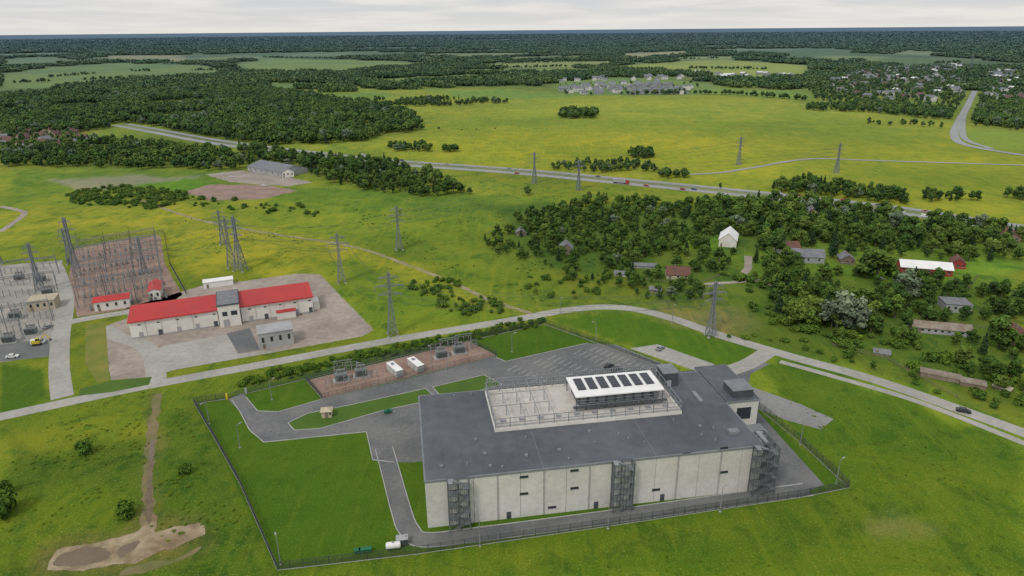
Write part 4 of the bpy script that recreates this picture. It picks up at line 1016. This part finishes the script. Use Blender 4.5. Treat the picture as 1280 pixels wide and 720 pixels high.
def tree(u,v,hpx,k,wf=1.0):
    m={0:TB,1:TB,2:TC,3:TW,4:TS}[k]; m=random.choice(m); p=G(u,v); h=HT(u,v,v-hpx); s=h/(2.1 if k==4 else 9.6)
    o=link(bpy.data.objects.new(m.name.split('.')[0],m)); o.location=(p.x,p.y,0); o.scale=(s*wf,s*wf,s); o.rotation_euler=(0,0,random.uniform(0,6.28))
for t in [(1095,350,40,0,1.4),(1040,322,34,2),(968,320,34,0,1.3),(955,312,28,0),(985,338,20,0),(1045,414,52,3,1.1),(1068,416,44,3,1.0),(1052,398,40,0),(1012,402,34,0,1.2),(990,400,26,0),(1132,376,40,3,1.1),(1150,372,28,0),(1118,398,30,0,1.2),(1248,435,42,0,1.4),(1230,400,22,0),(1258,398,28,0),(1276,392,34,0,1.2),(1242,475,26,0,1.2),(1276,440,22,0),(1130,412,28,0),(1098,380,26,0),(1075,345,18,0),(1160,398,20,0),(975,388,18,0),(960,352,16,0),(942,352,14,0),(1005,352,18,0),(1025,345,16,0),(1082,408,28,0),(1215,430,20,0),(1195,432,18,0),(1090,462,12,0),(1060,446,12,4),(860,375,14,0),(888,372,12,0),(1210,470,20,0),(1265,470,20,0),(1010,285,22,2),(950,290,24,2),(1035,300,24,0),(845,335,14,0),(870,340,14,0),
  (8,642,40,4,.7),(4,618,22,4,.8),(158,646,22,4,.8),(108,566,18,4,.9),(232,592,16,4,.7),(100,560,10,4),(320,190,14,0),(300,210,18,0),(660,244,12,0),(935,256,14,0),(900,236,8,0),(1180,455,10,4),(1140,470,8,4)]: tree(*t)
pts=[];sc=[]
FW=[GP(P) for P,c in FIELDS]+[GP(BM)]
HZ=[GP(h_[0]) for h_ in HOUSEZ]
def band(r0,r1,sp,sxy,sz,thr):
    n=int((r1-r0)/sp)
    out=[]
    for i in range(n):
        r=r0+i*sp; m_=int(r*1.6/sp)
        a=(np.arange(m_)/m_-.5)*1.6+rng.uniform(-.3,.3)/m_
        x=r*np.sin(a)+rng.normal(size=m_)*sp*.3; y=r*np.cos(a)+rng.normal(size=m_)*sp*.3; out.append(np.stack([x,y],1))
    p=np.concatenate(out); k=np.ones(len(p),bool)
    for P in FW: k&=sdist(p[:,0],p[:,1],P)<-sp*.2
    for P in HZ: k&=sdist(p[:,0],p[:,1],P)<10
    nz=np.array([noise.noise((x/900,y/1500,5)) for x,y in p]); n2=np.array([noise.noise((x/250,y/400,8)) for x,y in p]); k&=(nz+.5*n2)>thr
    p=p[k]
    pts.append(np.concatenate([p,np.zeros((len(p),1))],1)); s=rng.uniform(.8,1.2,(len(p),1)); sc.append(np.concatenate([s*sxy,s*sxy,s*sz],1))
lim=G(640,104).length
band(lim,2600,40,1,1,-.06); band(2600,4500,70,1.6,1.0,-.12); band(4500,9000,120,3,1.1,-.6); band(9000,16000,240,5.5,1.4,-.8)
pp=np.concatenate(pts); ss=np.concatenate(sc)
scatter('distant_woodland',pp,c_gr,ss,rng.integers(0,3,len(pp)))
for poly in ([(380,104),(470,95),(590,92),(700,92),(820,98),(690,108),(600,108),(470,113),(400,118)],[(230,98),(300,92),(400,98),(380,112),(260,106)],[(60,113),(130,106),(240,100),(260,107),(150,119)],[(880,101),(1010,98),(1010,112),(900,110)]):
    p=pts_in(poly,34,20,keep=.7)
    for P in FW: p=p[sdist(p[:,0],p[:,1],P)<-5]
    n=len(p); scatter('distant_woodland',p,c_gr,rng.uniform(.85,1.15,(n,1))*np.ones((1,3)),rng.integers(0,3,n))
hl=[]
for L_ in ([(0,92),(60,84),(150,79),(250,81)],[(60,97),(160,90),(280,88)],[(300,90),(420,92),(480,86),(560,80)],[(600,86),(740,84),(850,92)],[(0,84),(60,81),(110,76),(300,79)],[(620,80),(790,76),(900,73)],[(330,72),(480,75),(640,77)],[(740,119),(900,118),(1010,126)],[(140,78),(250,77),(300,81)],[(860,86),(1012,88)],[(1015,96),(1100,84),(1200,78)],[(20,104),(120,100),(200,97)]):
    Q=catmull(GP(L_),12)
    for i in range(len(Q)-1):
        k=int((Q[i+1]-Q[i]).length/11)+1
        for j in range(k):
            p=Q[i].lerp(Q[i+1],j/k)
            if noise.noise((p.x/120,p.y/120,2))>-.15: hl.append((p.x+rng.normal()*3,p.y+rng.normal()*4,0))
n=len(hl); s=rng.uniform(.6,1.15,n); scatter('hedgerow',hl,c_far,np.stack([s*1.4,s*1.4,s],1),rng.integers(0,6,n))
print('INSTANCES',CNT[0])
# ---------------------------------------------------------------- world + sun
W=bpy.data.worlds.new('World'); S.world=W; W.use_nodes=True; nt=W.node_tree; nt.nodes.clear()
out=N(nt,'ShaderNodeOutputWorld'); sky=N(nt,'ShaderNodeTexSky',sky_type='NISHITA'); sky.sun_disc=False
EL=math.radians(48); AZ=math.radians(215)
sky.sun_elevation=EL; sky.sun_rotation=AZ; sky.air_density=1.5; sky.dust_density=3
b1=N(nt,'ShaderNodeBackground'); b1.inputs[1].default_value=.1; nt.links.new(sky.outputs[0],b1.inputs[0])
tc=N(nt,'ShaderNodeTexCoord'); sp=N(nt,'ShaderNodeSeparateXYZ'); nt.links.new(tc.outputs['Generated'],sp.inputs[0])
zz=math_(nt,'ADD',math_(nt,'MAXIMUM',sp.outputs[2],0.0),.06); cx=N(nt,'ShaderNodeCombineXYZ')
nt.links.new(math_(nt,'DIVIDE',sp.outputs[0],zz),cx.inputs[0]); nt.links.new(math_(nt,'DIVIDE',sp.outputs[1],zz),cx.inputs[1])
cn=noise_n(nt,.4,5,cx.outputs[0],.55,.3); cl=mix(nt,sstep(nt,cn,.36,.66),(.66,.68,.72),(.90,.885,.865))
hz=math_(nt,'EXPONENT',math_(nt,'MULTIPLY',math_(nt,'MAXIMUM',sp.outputs[2],0.0),-45.0))
cl=mix(nt,math_(nt,'MULTIPLY',hz,.7),cl,(.90,.865,.81))
b2=N(nt,'ShaderNodeBackground'); b2.inputs[1].default_value=1.0; nt.links.new(cl,b2.inputs[0])
ms=N(nt,'ShaderNodeMixShader'); ms.inputs[0].default_value=.88; nt.links.new(b1.outputs[0],ms.inputs[1]); nt.links.new(b2.outputs[0],ms.inputs[2]); nt.links.new(ms.outputs[0],out.inputs[0])
sl=bpy.data.lights.new('sun','SUN'); sl.energy=1.5; sl.angle=math.radians(10); sl.color=(1,.95,.88)
so=bpy.data.objects.new('sun',sl); link(so)
dirv=Vector((math.sin(AZ)*math.cos(EL),math.cos(AZ)*math.cos(EL),math.sin(EL)))
so.rotation_euler=dirv.to_track_quat('Z','Y').to_euler(); so.location=(0,0,300)
S.view_settings.view_transform='Standard'; S.view_settings.look='None'; S.view_settings.exposure=0
